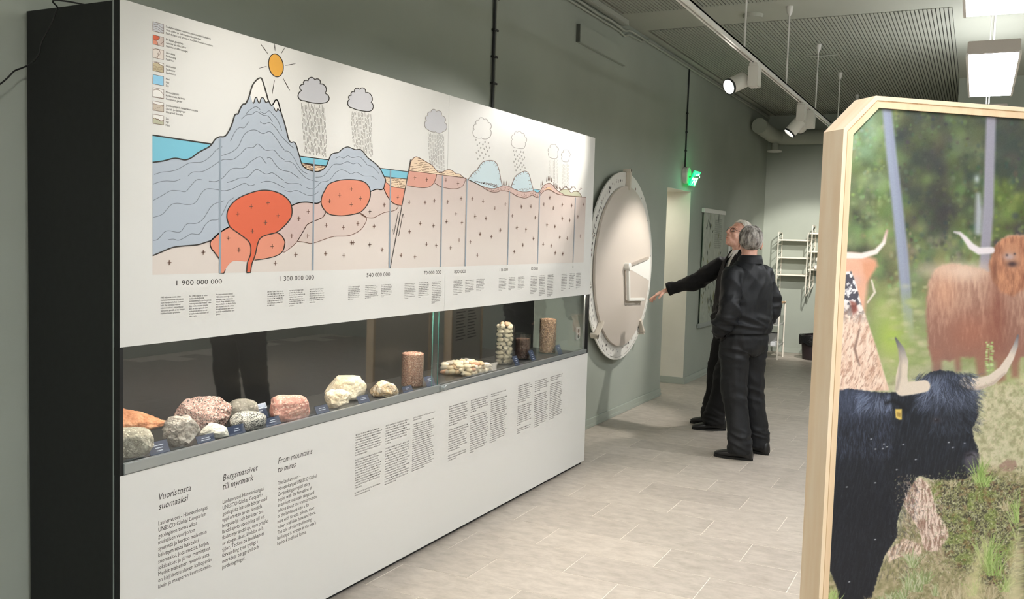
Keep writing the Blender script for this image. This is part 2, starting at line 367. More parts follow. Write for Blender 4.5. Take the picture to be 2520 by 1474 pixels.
# unseen heads added to the track to light the board and floor
for i,(x,t) in enumerate(((1.1,(1.75,.0,1.95)),(.45,(.7,0,1.9)),(-1.4,(-.1,.3,1.8)),(1.6,(3.3,-1.6,0.0)),(.8,(2.0,-1.5,.0)))):
    spot(x,t,['white track spotlight out of view above the middle of the display board','white track spotlight out of view above the left of the display board','white track spotlight out of view left of the display board','white track spotlight out of view aimed at the open floor','white track spotlight out of view aimed at the floor nearer the viewer'][i],SPOT_W*(.35,.3,.3,1.3,1.1)[i],75,1.0)
# unseen lamp added in the doorway soffit to brighten the jamb
dl_=empty('passage_downlight',(7.55,WY+.45,DZ-.006)); MB().lathe([(.09,0),(.09,-.012),(.075,-.014)],(0,0,0),28,cap=False).build('trim_ring',M['wlac'],dl_,smooth=True)
MB().lathe([(.075,-.006),(0,-.0065)],(0,0,0),28).build('lit_disc',mat('passage_lit_disc',(255,250,240),.4,emit=(255,250,238),estr=30),dl_); tag(dl_,'round downlight in the soffit of the doorway','ceiling light')
# exit sign
M['sign_face']=mat('exit_green',(10,170,90),.3,emit=(0,200,90),estr=1.1)
M['sign_white']=mat('exit_white',(240,255,245),.3,emit=(200,255,220),estr=1.8)
p=onp(1684,431,1,WY)
ex=empty('exit_sign',(p.x,WY,p.z))
b=MB(); b.lathe([(.09,0),(.09,-.045),(.08,-.055),(0,-.056)],(0,0,0),28,axis='y'); b.build('round_base',M['wlac'],ex,smooth=True)
b=MB(); b.lathe([(.012,-.05),(.012,-.17)],(0,0,-.02),10,axis='y'); b.build('bracket',M['alu'],ex)
pl=MB(); pl.box(-.05,.19,-.006,.006,-.165,.0); plo=pl.build('sign_plate',M['sign_face'],ex,bevel=.002)
plo.location=(.0,-.125,.045); plo.rotation_euler=(math.radians(22),0,0)
b=MB(); y=-.0068
def q(*pts): b.add([(u-.05,y,z) for u,z in pts],[tuple(range(len(pts)))])
q((.17,-.15),(.215,-.15),(.215,-.02),(.17,-.02))                                   # doorway
q((.118,-.03),(.138,-.03),(.138,-.05),(.118,-.05))                                 # head
q((.095,-.052),(.14,-.058),(.13,-.1),(.1,-.095)); q((.075,-.15),(.09,-.15),(.118,-.1),(.1,-.095)); q((.115,-.1),(.16,-.115),(.155,-.13),(.11,-.112)); q((.065,-.085),(.098,-.055),(.1,-.066),(.07,-.095)); q((.135,-.06),(.165,-.085),(.158,-.092),(.13,-.075))
q((.03,-.085),(.06,-.085),(.06,-.097),(.03,-.097)); q((.015,-.091),(.034,-.07),(.034,-.112))    # arrow
b.build('pictogram',M['sign_white'],plo,fix=False)
l=bpy.data.lights.new('sign_glow','POINT'); l.energy=.7; l.color=(.35,1,.6); l.shadow_soft_size=.05
lo=bpy.data.objects.new('sign_glow',l); link(lo,ex); lo.location=(.05,-.2,-.05)
tag(ex,'lit green exit sign on a round white base above the doorway','exit sign')

# ================================================================ DIAL ON THE WALL
M['ringwhite']=mat('ring_white',(226,224,216),.45); M['dial']=mat('dial_beige',(202,192,180),.5); M['dialedge']=mat('dial_edge',(170,160,148),.5)
M['armwood']=mat('arm_cream',(214,205,190),.5); M['ink']=mat('print_ink',(52,50,46),.6); M['inkbrown']=mat('print_brown',(104,72,50),.6)
cx,cz=5.695,1.365
dl=empty('geology_dial',(cx,.40,cz))
b=MB(); b.lathe([(.832,.0),(.832,-.0),(.832,-.012),(0,-.012)],(0,.006,0),96,axis='y'); b.lathe([(.5,.054),(.5,.0)],(0,0,0),24,axis='y'); ring=b.build('ring_disc',M['ringwhite'],dl,smooth=True)
b=MB(); b.lathe([(.707,0),(.707,-.02),(.700,-.022),(0,-.022)],(0,-.012,0),96,axis='y')
inner=b.build('inner_disc',M['dial'],dl,smooth=True)
yf=-.0352
# open slice: lighter sector
def sect(a0,a1,r0,r1,y,n=12):
    P=[(r1*math.cos(a0+(a1-a0)*i/n),y,r1*math.sin(a0+(a1-a0)*i/n)) for i in range(n+1)]
    Q=[(r0*math.cos(a0+(a1-a0)*i/n),y,r0*math.sin(a0+(a1-a0)*i/n)) for i in range(n+1)]
    return P+Q,[(i,i+1,n+2+i,n+1+i) for i in range(n)]
b=MB(); b.add(*sect(math.radians(-12),math.radians(7),.06,.7,yf)); b.build('light_sector',M['ringwhite'],inner,fix=False)
# prints in the ring
b=MB(); b2=MB(); rnd=random.Random(3)
yr=-.0068
for k in range(70):
    a=rnd.uniform(0,2*math.pi); 
    if rnd.random()<.45: a=rnd.choice((rnd.uniform(2.0,3.1),rnd.uniform(4.2,5.6)))
    r=rnd.uniform(.735,.79); s=rnd.uniform(.005,.015)
    c=(r*math.cos(a),yr,r*math.sin(a)); m=rnd.randint(5,8)
    pts=[(c[0]+s*rnd.uniform(.4,1)*math.cos(2*math.pi*i/m),yr,c[2]+1.3*s*rnd.uniform(.4,1)*math.sin(2*math.pi*i/m)) for i in range(m)]
    (b if rnd.random()<.6 else b2).add(pts,[tuple(range(m))])
b3=MB()
for k in range(34):     # band of grey figures on the upper left of the rim
    a=math.radians(96+k*3.6); r=.765+rnd.uniform(-.012,.012); s=rnd.uniform(.012,.024); m=7; c=(r*math.cos(a),yr,r*math.sin(a))
    b3.add([(c[0]+s*.6*rnd.uniform(.5,1)*math.cos(2*math.pi*i/m),yr,c[2]+1.2*s*rnd.uniform(.5,1)*math.sin(2*math.pi*i/m)) for i in range(m)],[tuple(range(m))])
b3.build('printed_grey_figures',mat('print_grey',(128,126,120),.6),ring,fix=False)
for a0 in np.arange(0,2*math.pi,.0125):
    if math.sin(a0)<-.25 and rnd.random()<.7:
        b.add(*sect(a0,a0+.008,.806,.806+rnd.uniform(.004,.009),yr,2))
b.build('printed_figures',M['ink'],ring,fix=False); b2.build('printed_brown_figures',M['inkbrown'],ring,fix=False)
# pointer clamps across the ring and the jointed arm
def bar(a,r0,r1,w,y0,y1):
    c,s=math.cos(a),math.sin(a); 
    P=[(r*c-t*s*w/2, y, r*s+t*c*w/2) for y in (y0,y1) for r,t in ((r0,-1),(r1,-1),(r1,1),(r0,1))]
    return P,[(0,1,2,3),(7,6,5,4),(0,4,5,1),(1,5,6,2),(2,6,7,3),(3,7,4,0)]
for ang in (88,222,-48):
    b=MB(); b.add(*bar(math.radians(ang),.68,.86,.03,-.05,-.008)); b.add(*bar(math.radians(ang),.835,.86,.05,-.05,.02)); b.build('ring_clamp',M['armwood'],dl,bevel=.003)
b=MB(); b.lathe([(.035,-.03),(.035,-.08),(.03,-.085),(0,-.085)],(0,0,0),24,axis='y'); b.build('hub',M['ringwhite'],dl,smooth=True)
el=onp(1546,737,1,.34)-Vector((cx,.40,cz)); tip=onp(1584,736.5,1,.34)-Vector((cx,.40,cz))
def stick(p0,p1,w,y0,y1):
    d=Vector((p1[0]-p0[0],0,p1[2]-p0[2])).normalized(); nrm=Vector((-d.z,0,d.x))*w/2
    P=[Vector((p[0],y,p[2]))+nrm*t for y in (y0,y1) for p,t in ((p0,-1),(p1,-1),(p1,1),(p0,1))]
    return P,[(0,1,2,3),(7,6,5,4),(0,4,5,1),(1,5,6,2),(2,6,7,3),(3,7,4,0)]
b=MB(); b.add(*stick((0,0,0),el,.04,-.075,-.05)); b.build('upper_arm',M['ringwhite'],dl,bevel=.003)
b=MB(); b.add(*stick(el,tip,.03,-.07,-.05)); b.build('lower_arm',M['ringwhite'],dl,bevel=.003)
a=math.radians(7)
b=MB(); b.add(*bar(a,.05,.6,.022,-.055,-.035)); b.build('slice_rim',M['dialedge'],dl)
tag(dl,'large round beige dial with a printed white rim mounted on the grey wall','dial')

# ================================================================ FAR END: BANNER, SHELVES, TROLLEY, BIN
M['film']=glassmat('clear_film',(205,214,200),1.35,.6); M['leaf']=mat('print_leaf_dark',(44,58,46),.6); M['leaf2']=mat('print_leaf_olive',(110,112,70),.6)
bn=empty('hanging_banner',(8.45,WY-.024,.6))
b=MB(); b.box(0,1.0,-.02,.02,1.345,1.395); b.build('top_rail',M['wlac'],bn,bevel=.004)
b=MB(); b.box(.04,.98,-.003,.003,.05,1.35); film=b.build('printed_sheet',mat('pale_sheet',(142,148,136),.4,noise=(14,.12)),bn)
b=MB(); b.box(.0,.98,-.012,.012,0,.05); b.build('bottom_rail',M['alu'],bn)
b=MB(); b2=MB(); rnd=random.Random(5)
for k in range(60):
    x=rnd.uniform(.08,.92); z=rnd.choice((rnd.uniform(.1,.6),rnd.uniform(.1,1.3))); a=rnd.uniform(.6,2.4); L=rnd.uniform(.05,.16); w=L*rnd.uniform(.08,.2)
    d=(math.cos(a)*L,math.sin(a)*L); nn=(-math.sin(a)*w,math.cos(a)*w)
    (b if rnd.random()<.55 else b2).add([(x,-.0036,z),(x+d[0]*.5+nn[0],-.0036,z+d[1]*.5+nn[1]),(x+d[0],-.0036,z+d[1]),(x+d[0]*.5-nn[0],-.0036,z+d[1]*.5-nn[1])],[(0,1,2,3)])
for k in range(30):
    z=1.28-k*.012; b.add([(.55,-.0036,z),(.55+rnd.uniform(.2,.36),-.0036,z),(.9,-.0036,z+.003),(.55,-.0036,z+.003)],[(0,1,2,3)])
b.build('leaf_print',M['leaf'],film,fix=False); b2.build('leaf_print',M['leaf2'],film,fix=False)
tag(bn,'narrow banner with printed leaves hanging from a white rail on the wall','banner')
M['pole']=mat('pole_grey',(170,172,166),.5)
tag(MB().tube([(9.75,WY-.03,.9),(9.75,WY-.03,1.8)],.014,8).build('wall_rail',M['pole'],smooth=True),'thin pale vertical rail on the wall right of the banner','rail')

M['shelfwhite']=mat('shelf_white',(228,222,208),.5); M['shelfdark']=mat('shelf_underside',(70,72,66),.6)
XS=11.72; 
def shelf_unit(y0,y1,ladders,zs,lab,name='wall_shelf'):
    e=empty(name,(XB,y0,.8))
    for k,z in enumerate(zs):
        s=MB().box(-.30,-.02,0,y1-y0,z-.8,z-.8+.022).build('shelf_board',M['shelfwhite'],e,bevel=.003)
    for y in ladders:
        b=MB()
        lo,hi=min(zs)-.31,max(zs)+.09
        yy=y-y0
        pts=[(-.015,yy,lo-.8+.1),(-.015,yy,hi-.8),(-.05,yy,hi-.8+.03),(-.29,yy,hi-.8+.03),(-.315,yy,hi-.8),(-.315,yy,lo-.8+.06),(-.29,yy,lo-.8+.03),(-.05,yy,lo-.8+.07),(-.015,yy,lo-.8+.1)]
        b.tube(pts,.0085,6)
        z=lo+.16
        while z<hi: b.tube([(-.015,yy,z-.8),(-.315,yy,z-.8)],.005,6); z+=.1
        b.build('ladder_frame',M['shelfwhite'],e,smooth=True)
    return tag(e,lab,'shelf','white ladder shelves on the far wall')
shelf_unit(-.245,.165,(.17,-.245),(1.655,1.40,1.15),'white three-board wall shelf with wire ladder sides right behind the two men')
shelf_unit(-.72,-.26,(-.30,-.72),(1.76,1.50,1.24),'white wall shelf with wire sides half hidden by the wooden frame')
for i,(y,z) in enumerate(((-.40,1.385),(-.44,1.30),(-.38,1.275))):
    tag(MB().lathe([(0,-.03),(.02,-.026),(.034,-.01),(.036,.005),(.03,.024),(.015,.034),(0,.036)],(XS-.09,y,z-.02+.03),14).build('cotton_ball',mat('cotton_%d'%i,(236,232,224),.8),smooth=True),
      ['upper small white ball at the edge of the half hidden shelf','lower small white ball at the edge of the half hidden shelf','small white ball lying nearest the shelf board'][i],'ball','white balls on the far shelf')
tc=empty('trolley_cart',(10.95,-.02,0)); M['basket']=mat('grey_bin',(120,120,118),.7); M['box']=mat('white_carton',(214,216,218),.6); M['wood']=mat('birch_top',(196,160,120),.5)
for x,y in ((0,0),(.42,0),(0,.34),(.42,.34)):
    MB().tube([(x,y,0),(x,y,.80 if x>.1 else .80)],.011,8).build('leg',M['shelfwhite'],tc,smooth=True)
MB().box(-.01,.43,-.01,.35,.775,.795).build('top_board',M['wood'],tc,bevel=.003)
for z in (.18,.47): 
    MB().box(0,.42,0,.34,z,z+.008).build('wire_shelf',M['pole'],tc)
    for y in (0,.34): MB().tube([(0,y,z+.03),(.42,y,z+.03)],.004,6).build('shelf_rim',M['pole'],tc)
tag(tc,'low white trolley with a birch top standing below the wall shelf','trolley')
def tub(name,loc,r,h,lab,m):
    return tag(MB().lathe([(r*.86,0),(r*.9,.004),(r,h),(r*.94,h),(r*.84,.01),(0,.01)],loc,20).build(name,m,smooth=True),lab,'tub','grey tubs on the trolley')
tub('storage_tub',(11.2,.10,.478),.1,.19,'grey storage tub on the middle shelf of the trolley',M['basket'])
tub('storage_tub',(11.22,.12,.188),.1,.16,'grey storage tub on the bottom shelf of the trolley',M['basket'])
tag(MB().box(11.0,11.15,.0,.09,.188,.24).build('carton',M['box'],bevel=.003),'small white carton on the bottom shelf of the trolley','carton')
bn2=empty('waste_bin',(11.35,-.43,0)); M['bag']=mat('black_bag',(18,18,19),.3,bump=(30,.6,.02)); M['binred']=mat('dark_bin',(40,30,31),.5)
MB().lathe([(.13,0),(.135,.005),(.165,.33),(.155,.33),(.125,.012),(0,.012)],(0,0,0),24).build('bucket',M['binred'],bn2,smooth=True)
b=MB(); rnd=random.Random(2); n=28; V=[];Fc=[]
for j,(r,z) in enumerate(((.15,.34),(.168,.352),(.185,.34),(.19,.28),(.184,.22))):
    for k in range(n):
        a=2*math.pi*k/n; rr=r*(1+.06*rnd.uniform(-1,1)*(j>0)); V.append((rr*math.cos(a),rr*math.sin(a),z+(.03*rnd.uniform(-1,1) if j==4 else .006*rnd.uniform(-1,1))))
for j in range(4):
    for k in range(n): Fc.append((j*n+k,j*n+(k+1)%n,(j+1)*n+(k+1)%n,(j+1)*n+k))
b.add(V,Fc); b.build('bag_collar',M['bag'],bn2,smooth=True,fix=False)
tag(bn2,'dark waste bin lined with a black bag beside the wooden frame','waste bin')
# dark garment hanging by the frame edge
g=empty('hanging_coat',(11.6,-.62,.12)); M['coat']=mat('dark_coat',(20,21,23),.8,noise=(20,.3))
b=MB(); rings=[]
for z,w,dp in ((0,.20,.05),(.15,.2,.07),(.5,.16,.07),(.75,.11,.06),(.86,.13,.06),(.92,.1,.05),(.98,.05,.04)):
    rings.append([(dp*math.sin(a)*(1+.15*math.sin(5*a)),w*math.cos(a),z) for a in np.linspace(0,2*math.pi,20,endpoint=False)])
V=[p for r in rings for p in r]; Fc=[(i*20+k,i*20+(k+1)%20,(i+1)*20+(k+1)%20,(i+1)*20+k) for i in range(len(rings)-1) for k in range(20)]+[tuple(range(19,-1,-1)),tuple(range((len(rings)-1)*20,len(rings)*20))]
b.add(V,Fc); b.build('cloth',M['coat'],g,smooth=True)
b=MB(); b.tube([(.02,0,.98),(.02,0,1.05),(.16,0,1.07),(.34,0,1.07)],.006,6); b.build('hook',M['wood'],g)
tag(g,'dark coat hanging from a wooden hook on the far wall','coat')
# ================================================================ DISPLAY CASE
CL,ZT,Z1,Z2,ZB,CD=3.971,2.301,1.212,.797,.025,.44
dc=empty('display_case',(0,0,0))
MB().box(0,.02,.032,CD,.0,ZT-.004).build('side_panel',M['black'],dc)
# right end: solid above and below the window strip
MB().box(CL-.02,CL,.024,CD,Z1,ZT-.004).build('end_panel',M['black'],dc)
MB().box(CL-.02,CL,.024,CD,.0,Z2).build('end_panel',M['black'],dc)
MB().box(.02,CL-.02,CD-.02,CD,.0,ZT-.004).build('back_panel',mat('black_gloss_back',(20,21,22),.3,spec=.4),dc)
MB().box(.02,CL-.02,.03,CD-.02,ZT-.03,ZT-.006).build('top_panel',M['black'],dc)
MB().box(.02,CL-.02,.022,CD-.02,.785,.805).build('case_floor',mat('case_floor_dark',(44,45,46),.35),dc)
MB().box(.02,CL-.02,.022,CD-.02,1.225,1.24).build('case_ceiling',M['black'],dc)
MB().box(.0,CL,.03,CD-.02,.0,ZB).build('plinth',M['black'],dc)
MB().box(.0,.02,.026,.032,.0,ZT-.004).build('edge_strip',M['alu'],dc)
# front boards: white laminate on black-edged board
XJ=onp(1104,300,1,0).x
def board_front(x0,x1,z0,z1,name):
    MB().box(x0,x1,.0012,.024,z0,z1).build(name+'_core',M['black'],dc)
    return MB().box(x0+.0006,x1-.0006,0,.0014,z0+.0006,z1-.0006).build(name,M['white'],dc)
up=board_front(0,XJ-.0004,Z1,ZT,'upper_board'); up2=board_front(XJ+.0004,CL,Z1,ZT,'upper_board')
low=board_front(0,CL,ZB,Z2,'lower_board')
MB().box(0,.014,.0012,.026,Z2,Z1).build('stile',M['black'],dc); MB().box(CL-.012,CL,.0012,.022,Z2,Z1).build('stile',M['black'],dc)
# sliding glass, rail and lock
XM=onp(1077,860,1,.012).x
def pane(x0,x1,y):
    g=MB().box(x0,x1,y-.002,y+.002,.815,1.235).build('glass_pane',M['glass'],dc); return g
pane(.022,XM+.01,.016); pane(XM-.02,CL-.022,.030)
MB().box(XM+.0102,XM+.0125,.0138,.0182,.815,1.235).build('glass_edge',M['edgeglass'],dc)
MB().box(XM-.0225,XM-.0203,.0278,.0322,.815,1.235).build('glass_edge',M['edgeglass'],dc)
MB().box(CL-.013,CL-.008,.034,CD-.022,.80,1.225).build('end_glass',M['glass'],dc)
MB().box(CL-.017,CL-.0125,.024,.034,.80,1.225).build('corner_post',M['alu'],dc)
b=MB(); b.box(.014,XM+.012,-.004,.012,.800,.834); b.box(.014,XM+.012,.005,.022,.797,.815); b.build('slide_rail',M['alu'],dc,bevel=.0015)
b=MB(); b.box(XM+.012,CL-.012,.003,.02,.800,.826); b.box(XM+.012,CL-.018,.016,.034,.797,.815); b.build('slide_rail',M['alu'],dc,bevel=.0015)
MB().box(.014,CL-.012,-.002,.02,.7972,.8005).build('rail_lip',mat('rail_shadow_grey',(120,124,124),.4,metal=.5),dc)  # thin lip in a darker grey than the rails
b=MB(); b.box(XM+.0,XM+.03,-.012,.005,.803,.83); lk=b.build('lock_body',M['alu'],dc,bevel=.002)
b=MB(); b.lathe([(.013,0),(.013,-.022),(.011,-.024),(0,-.024)],(XM+.035,.0,.817),18,axis='y'); b.build('lock_cylinder',M['alu'],dc,smooth=True)
# strip light under the case ceiling
MB().box(.06,CL-.06,.05,.075,1.212,1.224).build('led_profile',M['alu'],dc)
M['led']=mat('led_strip_lit',(255,245,230),.4,emit=(255,242,225),estr=CASE_STRIP)
MB().box(.08,CL-.08,.054,.071,1.209,1.212).build('led_strip',M['led'],dc)
tag(dc,'long black display case with white illustrated boards and a lit glass strip','display case')

# ---------------------------------------------------------------- prints on the upper board (traced, real size on the board)
def PP(px,py): p=onp(px,py,1,0); return (p.x,p.z)
def crop(x0,y0,s): return lambda pts:[(x0+x/s,y0+y/s) for x,y in pts]
c1=crop(0,0,2.948); c2=crop(280,300,2.948); c3=crop(640,80,3.684); c4=crop(700,350,4.4675); c5=crop(930,240,3.2037); c7=crop(360,30,4.913)
def smooth(pts,closed=False,n=5):
    P=[np.array(p,float) for p in pts]; m=len(P); out=[]
    rng=range(m if closed else m-1)
    for i in rng:
        p1,p2=P[i],P[(i+1)%m]; p0=P[(i-1)%m] if (closed or i>0) else p1; p3=P[(i+2)%m] if (closed or i+2<m) else p2
        for k in range(n):
            t=k/n; out.append(.5*((2*p1)+(-p0+p2)*t+(2*p0-5*p1+4*p2-p3)*t*t+(-p0+3*p1-3*p2+p3)*t**3))
    if not closed: out.append(P[-1])
    return [tuple(p) for p in out]
INK=mat('board_ink',(46,42,36),.55); INKL=mat('board_ink_grey',(112,118,124),.55); INKM=mat('board_ink_brown',(110,78,62),.55); INKF=mat('board_ink_faint',(176,170,164),.55); INKR=mat('board_ink_rain',(120,118,112),.55); INKC=mat('board_ink_cloud_faint',(140,134,128),.55); POST=mat('board_post_grey',(140,152,162),.5)
LAY=[0]
def ly(k): return -.0002-.00022*k
def fill(name,pts,m,layer,grad=None):
    v=[(*PP(x,y),) for x,y in pts]; v=[(a,ly(layer),c) for a,c in v]
    me=mesh(v,[tuple(range(len(v)))]); bm=bmesh.new(); bm.from_mesh(me)
    for f in bm.faces:
        f.normal_update()
        if f.normal.y>0: f.normal_flip()
    bmesh.ops.triangulate(bm,faces=bm.faces); bm.to_mesh(me); bm.free()
    return obj(name,me,m,up)
class Strokes:
    def __init__(s): s.mb=MB()
    def line(s,pts,w,layer,closed=False,taper=None):
        P=[np.array(p,float) for p in pts]; n=len(P); V=[]
        for i in range(n):
            a=P[(i-1)%n] if (closed or i>0) else P[i]; c=P[(i+1)%n] if (closed or i<n-1) else P[i]
            t=c-a; L=np.hypot(*t); t=t/L if L>1e-9 else np.array((1.,0)); nn=np.array((-t[1],t[0]))
            ww=w if taper is None else w+(taper-w)*i/max(1,n-1)
            for sg in (-1,1):
                q=P[i]+nn*sg*ww/2; x,z=PP(*q); V.append((x,ly(layer),z))
        F=[(2*i,2*i+1,2*((i+1)%n)+1,2*((i+1)%n)) for i in range(n if closed else n-1)]
        s.mb.add(V,F)
    def build(s,name,m): return s.mb.build(name,m,up,fix=False)
def pm(name,c,c2=None,z=None):
    c=tuple(v*.945 for v in c); c2=tuple(v*.945 for v in c2) if c2 else None
    if z is None: return mat(name,c,.5,spec=.3)
    m=mat(name,c,.5,spec=.3); nt=m.node_tree; g=nt.nodes.new('ShaderNodeNewGeometry'); sp=nt.nodes.new('ShaderNodeSeparateXYZ'); mr=nt.nodes.new('ShaderNodeMapRange')
    nt.links.new(g.outputs['Position'],sp.inputs[0]); nt.links.new(sp.outputs['Z'],mr.inputs[0]); mr.inputs[1].default_value=z[0]; mr.inputs[2].default_value=z[1]
    r=nt.nodes.new('ShaderNodeValToRGB'); r.color_ramp.elements[0].color=rgba(c); r.color_ramp.elements[1].color=rgba(c2)
    nt.links.new(mr.outputs[0],r.inputs[0]); nt.links.new(r.outputs[0],nt.nodes['Principled BSDF'].inputs['Base Color']); return m
C_sea=pm('print_sea',(126,196,216)); C_mt=pm('print_slate',(180,190,201)); C_base=pm('print_bedrock',(222,212,203),(200,180,171),(1.52,2.0))
C_hot=pm('print_granite_hot',(224,108,76)); C_warm=pm('print_granite_warm',(229,150,124)); C_pink=pm('print_granite_pink',(212,188,181)); C_pale=pm('print_granite_pale',(213,196,187)); C_g2=pm('print_granite_mid',(224,140,112))
C_sand=pm('print_sandstone',(238,212,180)); C_snow=pm('print_snow',(238,236,230)); C_cloud=pm('print_cloud',(202,202,206)); C_sun=pm('print_sun',(228,170,72)); C_ice=pm('print_ice',(200,220,226)); C_soil=pm('print_soil',(214,184,174)); C_mire=pm('print_mire',(192,192,166)); C_tan=pm('print_tan',(205,192,158)); C_grey=pm('print_legend_grey',(206,208,212)); C_lsea=pm('print_legend_sea',(150,208,238)); C_lsoil=pm('print_legend_soil',(205,194,178))
sea_line=[(1535,1045),(1510,1068),(1440,1105),(1385,1145),(1340,1160),(1290,1150),(1250,1150),(1180,1168),(1105,1178)]
top=c1([(1105,1178),(1180,1168),(1250,1150),(1290,1150),(1340,1160),(1385,1145),(1440,1105),(1510,1068),(1535,1045),(1560,1010),(1590,993),(1625,990),(1650,965),(1680,905),(1700,840),(1712,828),(1725,825),(1740,790),(1760,757),(1780,752),(1800,715),(1812,680),(1830,620),(1860,580),(1886,566)])+\
 c3([(15,425),(40,500),(60,570),(75,620),(100,660),(120,640),(135,615),(150,612),(165,640),(185,715),(210,790),(235,880),(255,960),(275,995),(305,993),(325,1020),(345,1090),(358,1130),(375,1190),(400,1222),(440,1246),(490,1258),(535,1258),(575,1235),(600,1205),(620,1155),(640,1110),(665,1095),(710,1085),(745,1055),(790,1037),(830,1050),(865,1062),(905,1060),(935,1085),(970,1130),(1005,1158),(1045,1190)])+\
 c4([(1045,285),(1080,350),(1110,415),(1100,460),(1088,510)])
topS=smooth(top)
lowb=c2([(280,970),(340,945),(420,912),(500,900),(600,892),(660,875),(710,855),(770,800),(835,762)])
lowb2=c2([(1287,608),(1340,587),(1400,582),(1470,591),(1500,578)]); lowb3=c4([(945,542),(1010,517),(1060,522),(1088,510)])
lowS=smooth(lowb)
# surface of the younger land (right)
sand_top=c5([(245,580),(250,545),(262,500),(283,475),(305,468),(340,484),(380,508),(415,527),(435,545),(460,575),(480,592),(500,593),(520,580),(545,570),(570,570),(595,585),(615,600),(640,603),(660,618),(680,635),(703,645)])
soil_low=c5([(703,645),(740,660),(800,690),(860,730),(900,745),(940,745),(970,735),(1010,738),(1050,750),(1100,780),(1150,792),(1180,788),(1215,770),(1235,780),(1255,788),(1275,775),(1300,745),(1330,728),(1360,730),(1385,745),(1420,762),(1480,773),(1560,780),(1640,787)])
soil_up=c5([(703,645),(740,660),(800,690),(860,712),(910,718),(950,708),(990,695),(1030,700),(1070,720),(1110,738),(1150,745),(1190,742),(1225,735),(1255,750),(1280,735),(1300,700),(1325,682),(1350,675),(1375,690),(1400,720),(1430,745),(1480,773)])
corner=[(1436,645.5),(1260,651),(1080,657),(960,660.5),(770,666),(541,672),(375,676.5)]
base_poly=lowS+[(640,480),(760,500)]+c4([(945,542),(1088,510),(1160,640),(1285,695)])+c5([(225,690),(240,600)])+smooth(sand_top[:1]+sand_top[-1:]+soil_low[1:])+corner
fill('printed_bedrock',base_poly,C_base,0)
mt=topS+c4([(1060,522),(1010,517),(945,542),(860,600),(500,640),(400,655)])+c2([(1470,591),(1400,582),(1340,587),(1287,608),(1200,640),(835,762)])+lowS[::-1]
fill('printed_mountain',mt,C_mt,2)
seaS=smooth(c1(sea_line)); fill('printed_sea',c1([(1105,978)])+seaS,C_sea,1)
fill('printed_sea',c4([(160,152),(490,195),(460,262),(300,262),(180,225)]),C_sea,1)
fill('printed_sandstone',smooth(c4([(175,222),(200,262),(250,305),(300,320),(340,322),(400,312),(440,290),(465,262)]))+[],C_sand,1)
fill('printed_sea',c4([(1040,284),(1365,325),(1347,405),(1088,378)]),C_sea,3)
fill('printed_sandstone',c4([(1085,378),(1347,405),(1328,512),(1230,500),(1160,470),(1108,420)]),C_sand,3)
fill('printed_granite',smooth(c4([(1105,425),(1150,470),(1200,492),(1325,510)]))+smooth(c4([(1285,695),(1210,682),(1160,640),(1120,575),(1090,510),(1098,465)])),C_warm,3)
magma=smooth(c2([(840,762),(818,690),(835,620),(900,555),(1000,512),(1090,495),(1180,510),(1250,550),(1287,610),(1285,690),(1240,750),(1180,800),(1100,822),(1060,845),(1040,890),(1025,960),(1000,1030),(990,1092)]))+smooth(c2([(962,1093),(968,1020),(990,960),(990,900),(970,860),(920,820),(870,785),(840,762)]))
li=smooth(c2([(835,762),(770,800),(705,860),(703,910),(740,960),(768,1000)]))+c2([(772,1097),(797,1097)])+smooth(c2([(797,1097),(820,1050),(860,1012),(910,1008),(960,1012),(985,985),(995,920),(970,860),(920,820),(835,762)]))
ri=smooth(c2([(1040,885),(1060,845),(1100,822),(1180,805),(1220,830),(1240,875),(1225,935),(1180,970),(1100,992),(1012,1003)]))+c2([(1025,960)])
za=smooth(c2([(1287,610),(1340,587),(1400,582),(1470,591),(1500,578),(1510,620),(1535,655),(1510,695),(1450,720),(1400,745),(1375,790),(1330,865),(1290,905),(1235,945),(1225,930)]))+c2([(1240,870),(1215,825),(1180,803),(1240,750),(1285,690)])
zb_=smooth(c2([(1535,655),(1580,675),(1640,682),(1720,675),(1780,660),(1830,695),(1820,740),(1780,790),(1700,825),(1600,830),(1530,850),(1440,880),(1380,872),(1330,865)]))+c2([(1375,790),(1400,745),(1450,720),(1510,695)])
zc_=smooth(c4([(945,542),(1010,517),(1060,522),(1090,510),(1110,560),(1150,620),(1190,665),(1245,695),(1235,730),(1200,752),(1150,762),(1090,775),(1040,800),(980,828),(920,830),(870,815),(825,780)]))+c4([(900,700),(935,620)])
ci2=smooth(c4([(400,650),(410,590),(440,530),(480,465),(560,428),(650,412),(760,412),(860,430),(920,480),(942,550),(935,620),(900,700),(830,770),(740,795),(640,808),(560,805),(490,790),(440,750),(405,690)]),closed=True)
fill('printed_granite',za,C_pink,3); fill('printed_granite',zb_,C_pale,3); fill('printed_granite',zc_,C_pale,3)
fill('printed_granite',li,C_warm,4); fill('printed_granite',ri,C_warm,4); fill('printed_granite',magma,C_hot,5); fill('printed_granite',ci2,C_g2,5)
fill('printed_sandstone',smooth(sand_top)+c5([(690,632),(245,577)]),C_sand,3)
g1=c5([(243,580),(462,604)])+smooth(c5([(462,604),(455,635),(435,680),(400,705),(340,711),(228,694)])); fill('printed_granite',g1,pm('print_granite_old',(220,160,142)),3)
g2=c5([(462,604),(692,635)])+smooth(c5([(692,640),(670,692),(640,713),(590,720),(520,710),(480,695),(445,672)])); fill('printed_granite',g2,pm('print_granite_old2',(208,178,168)),2)
fill('printed_soil',smooth(soil_up)+smooth(soil_low[:-2])[::-1],C_soil,3)
gl1=smooth(c5([(712,645),(740,605),(760,585),(780,570),(800,540),(825,510),(850,500),(880,495),(910,500),(935,520),(950,560),(960,600),(968,650),(978,697)]))
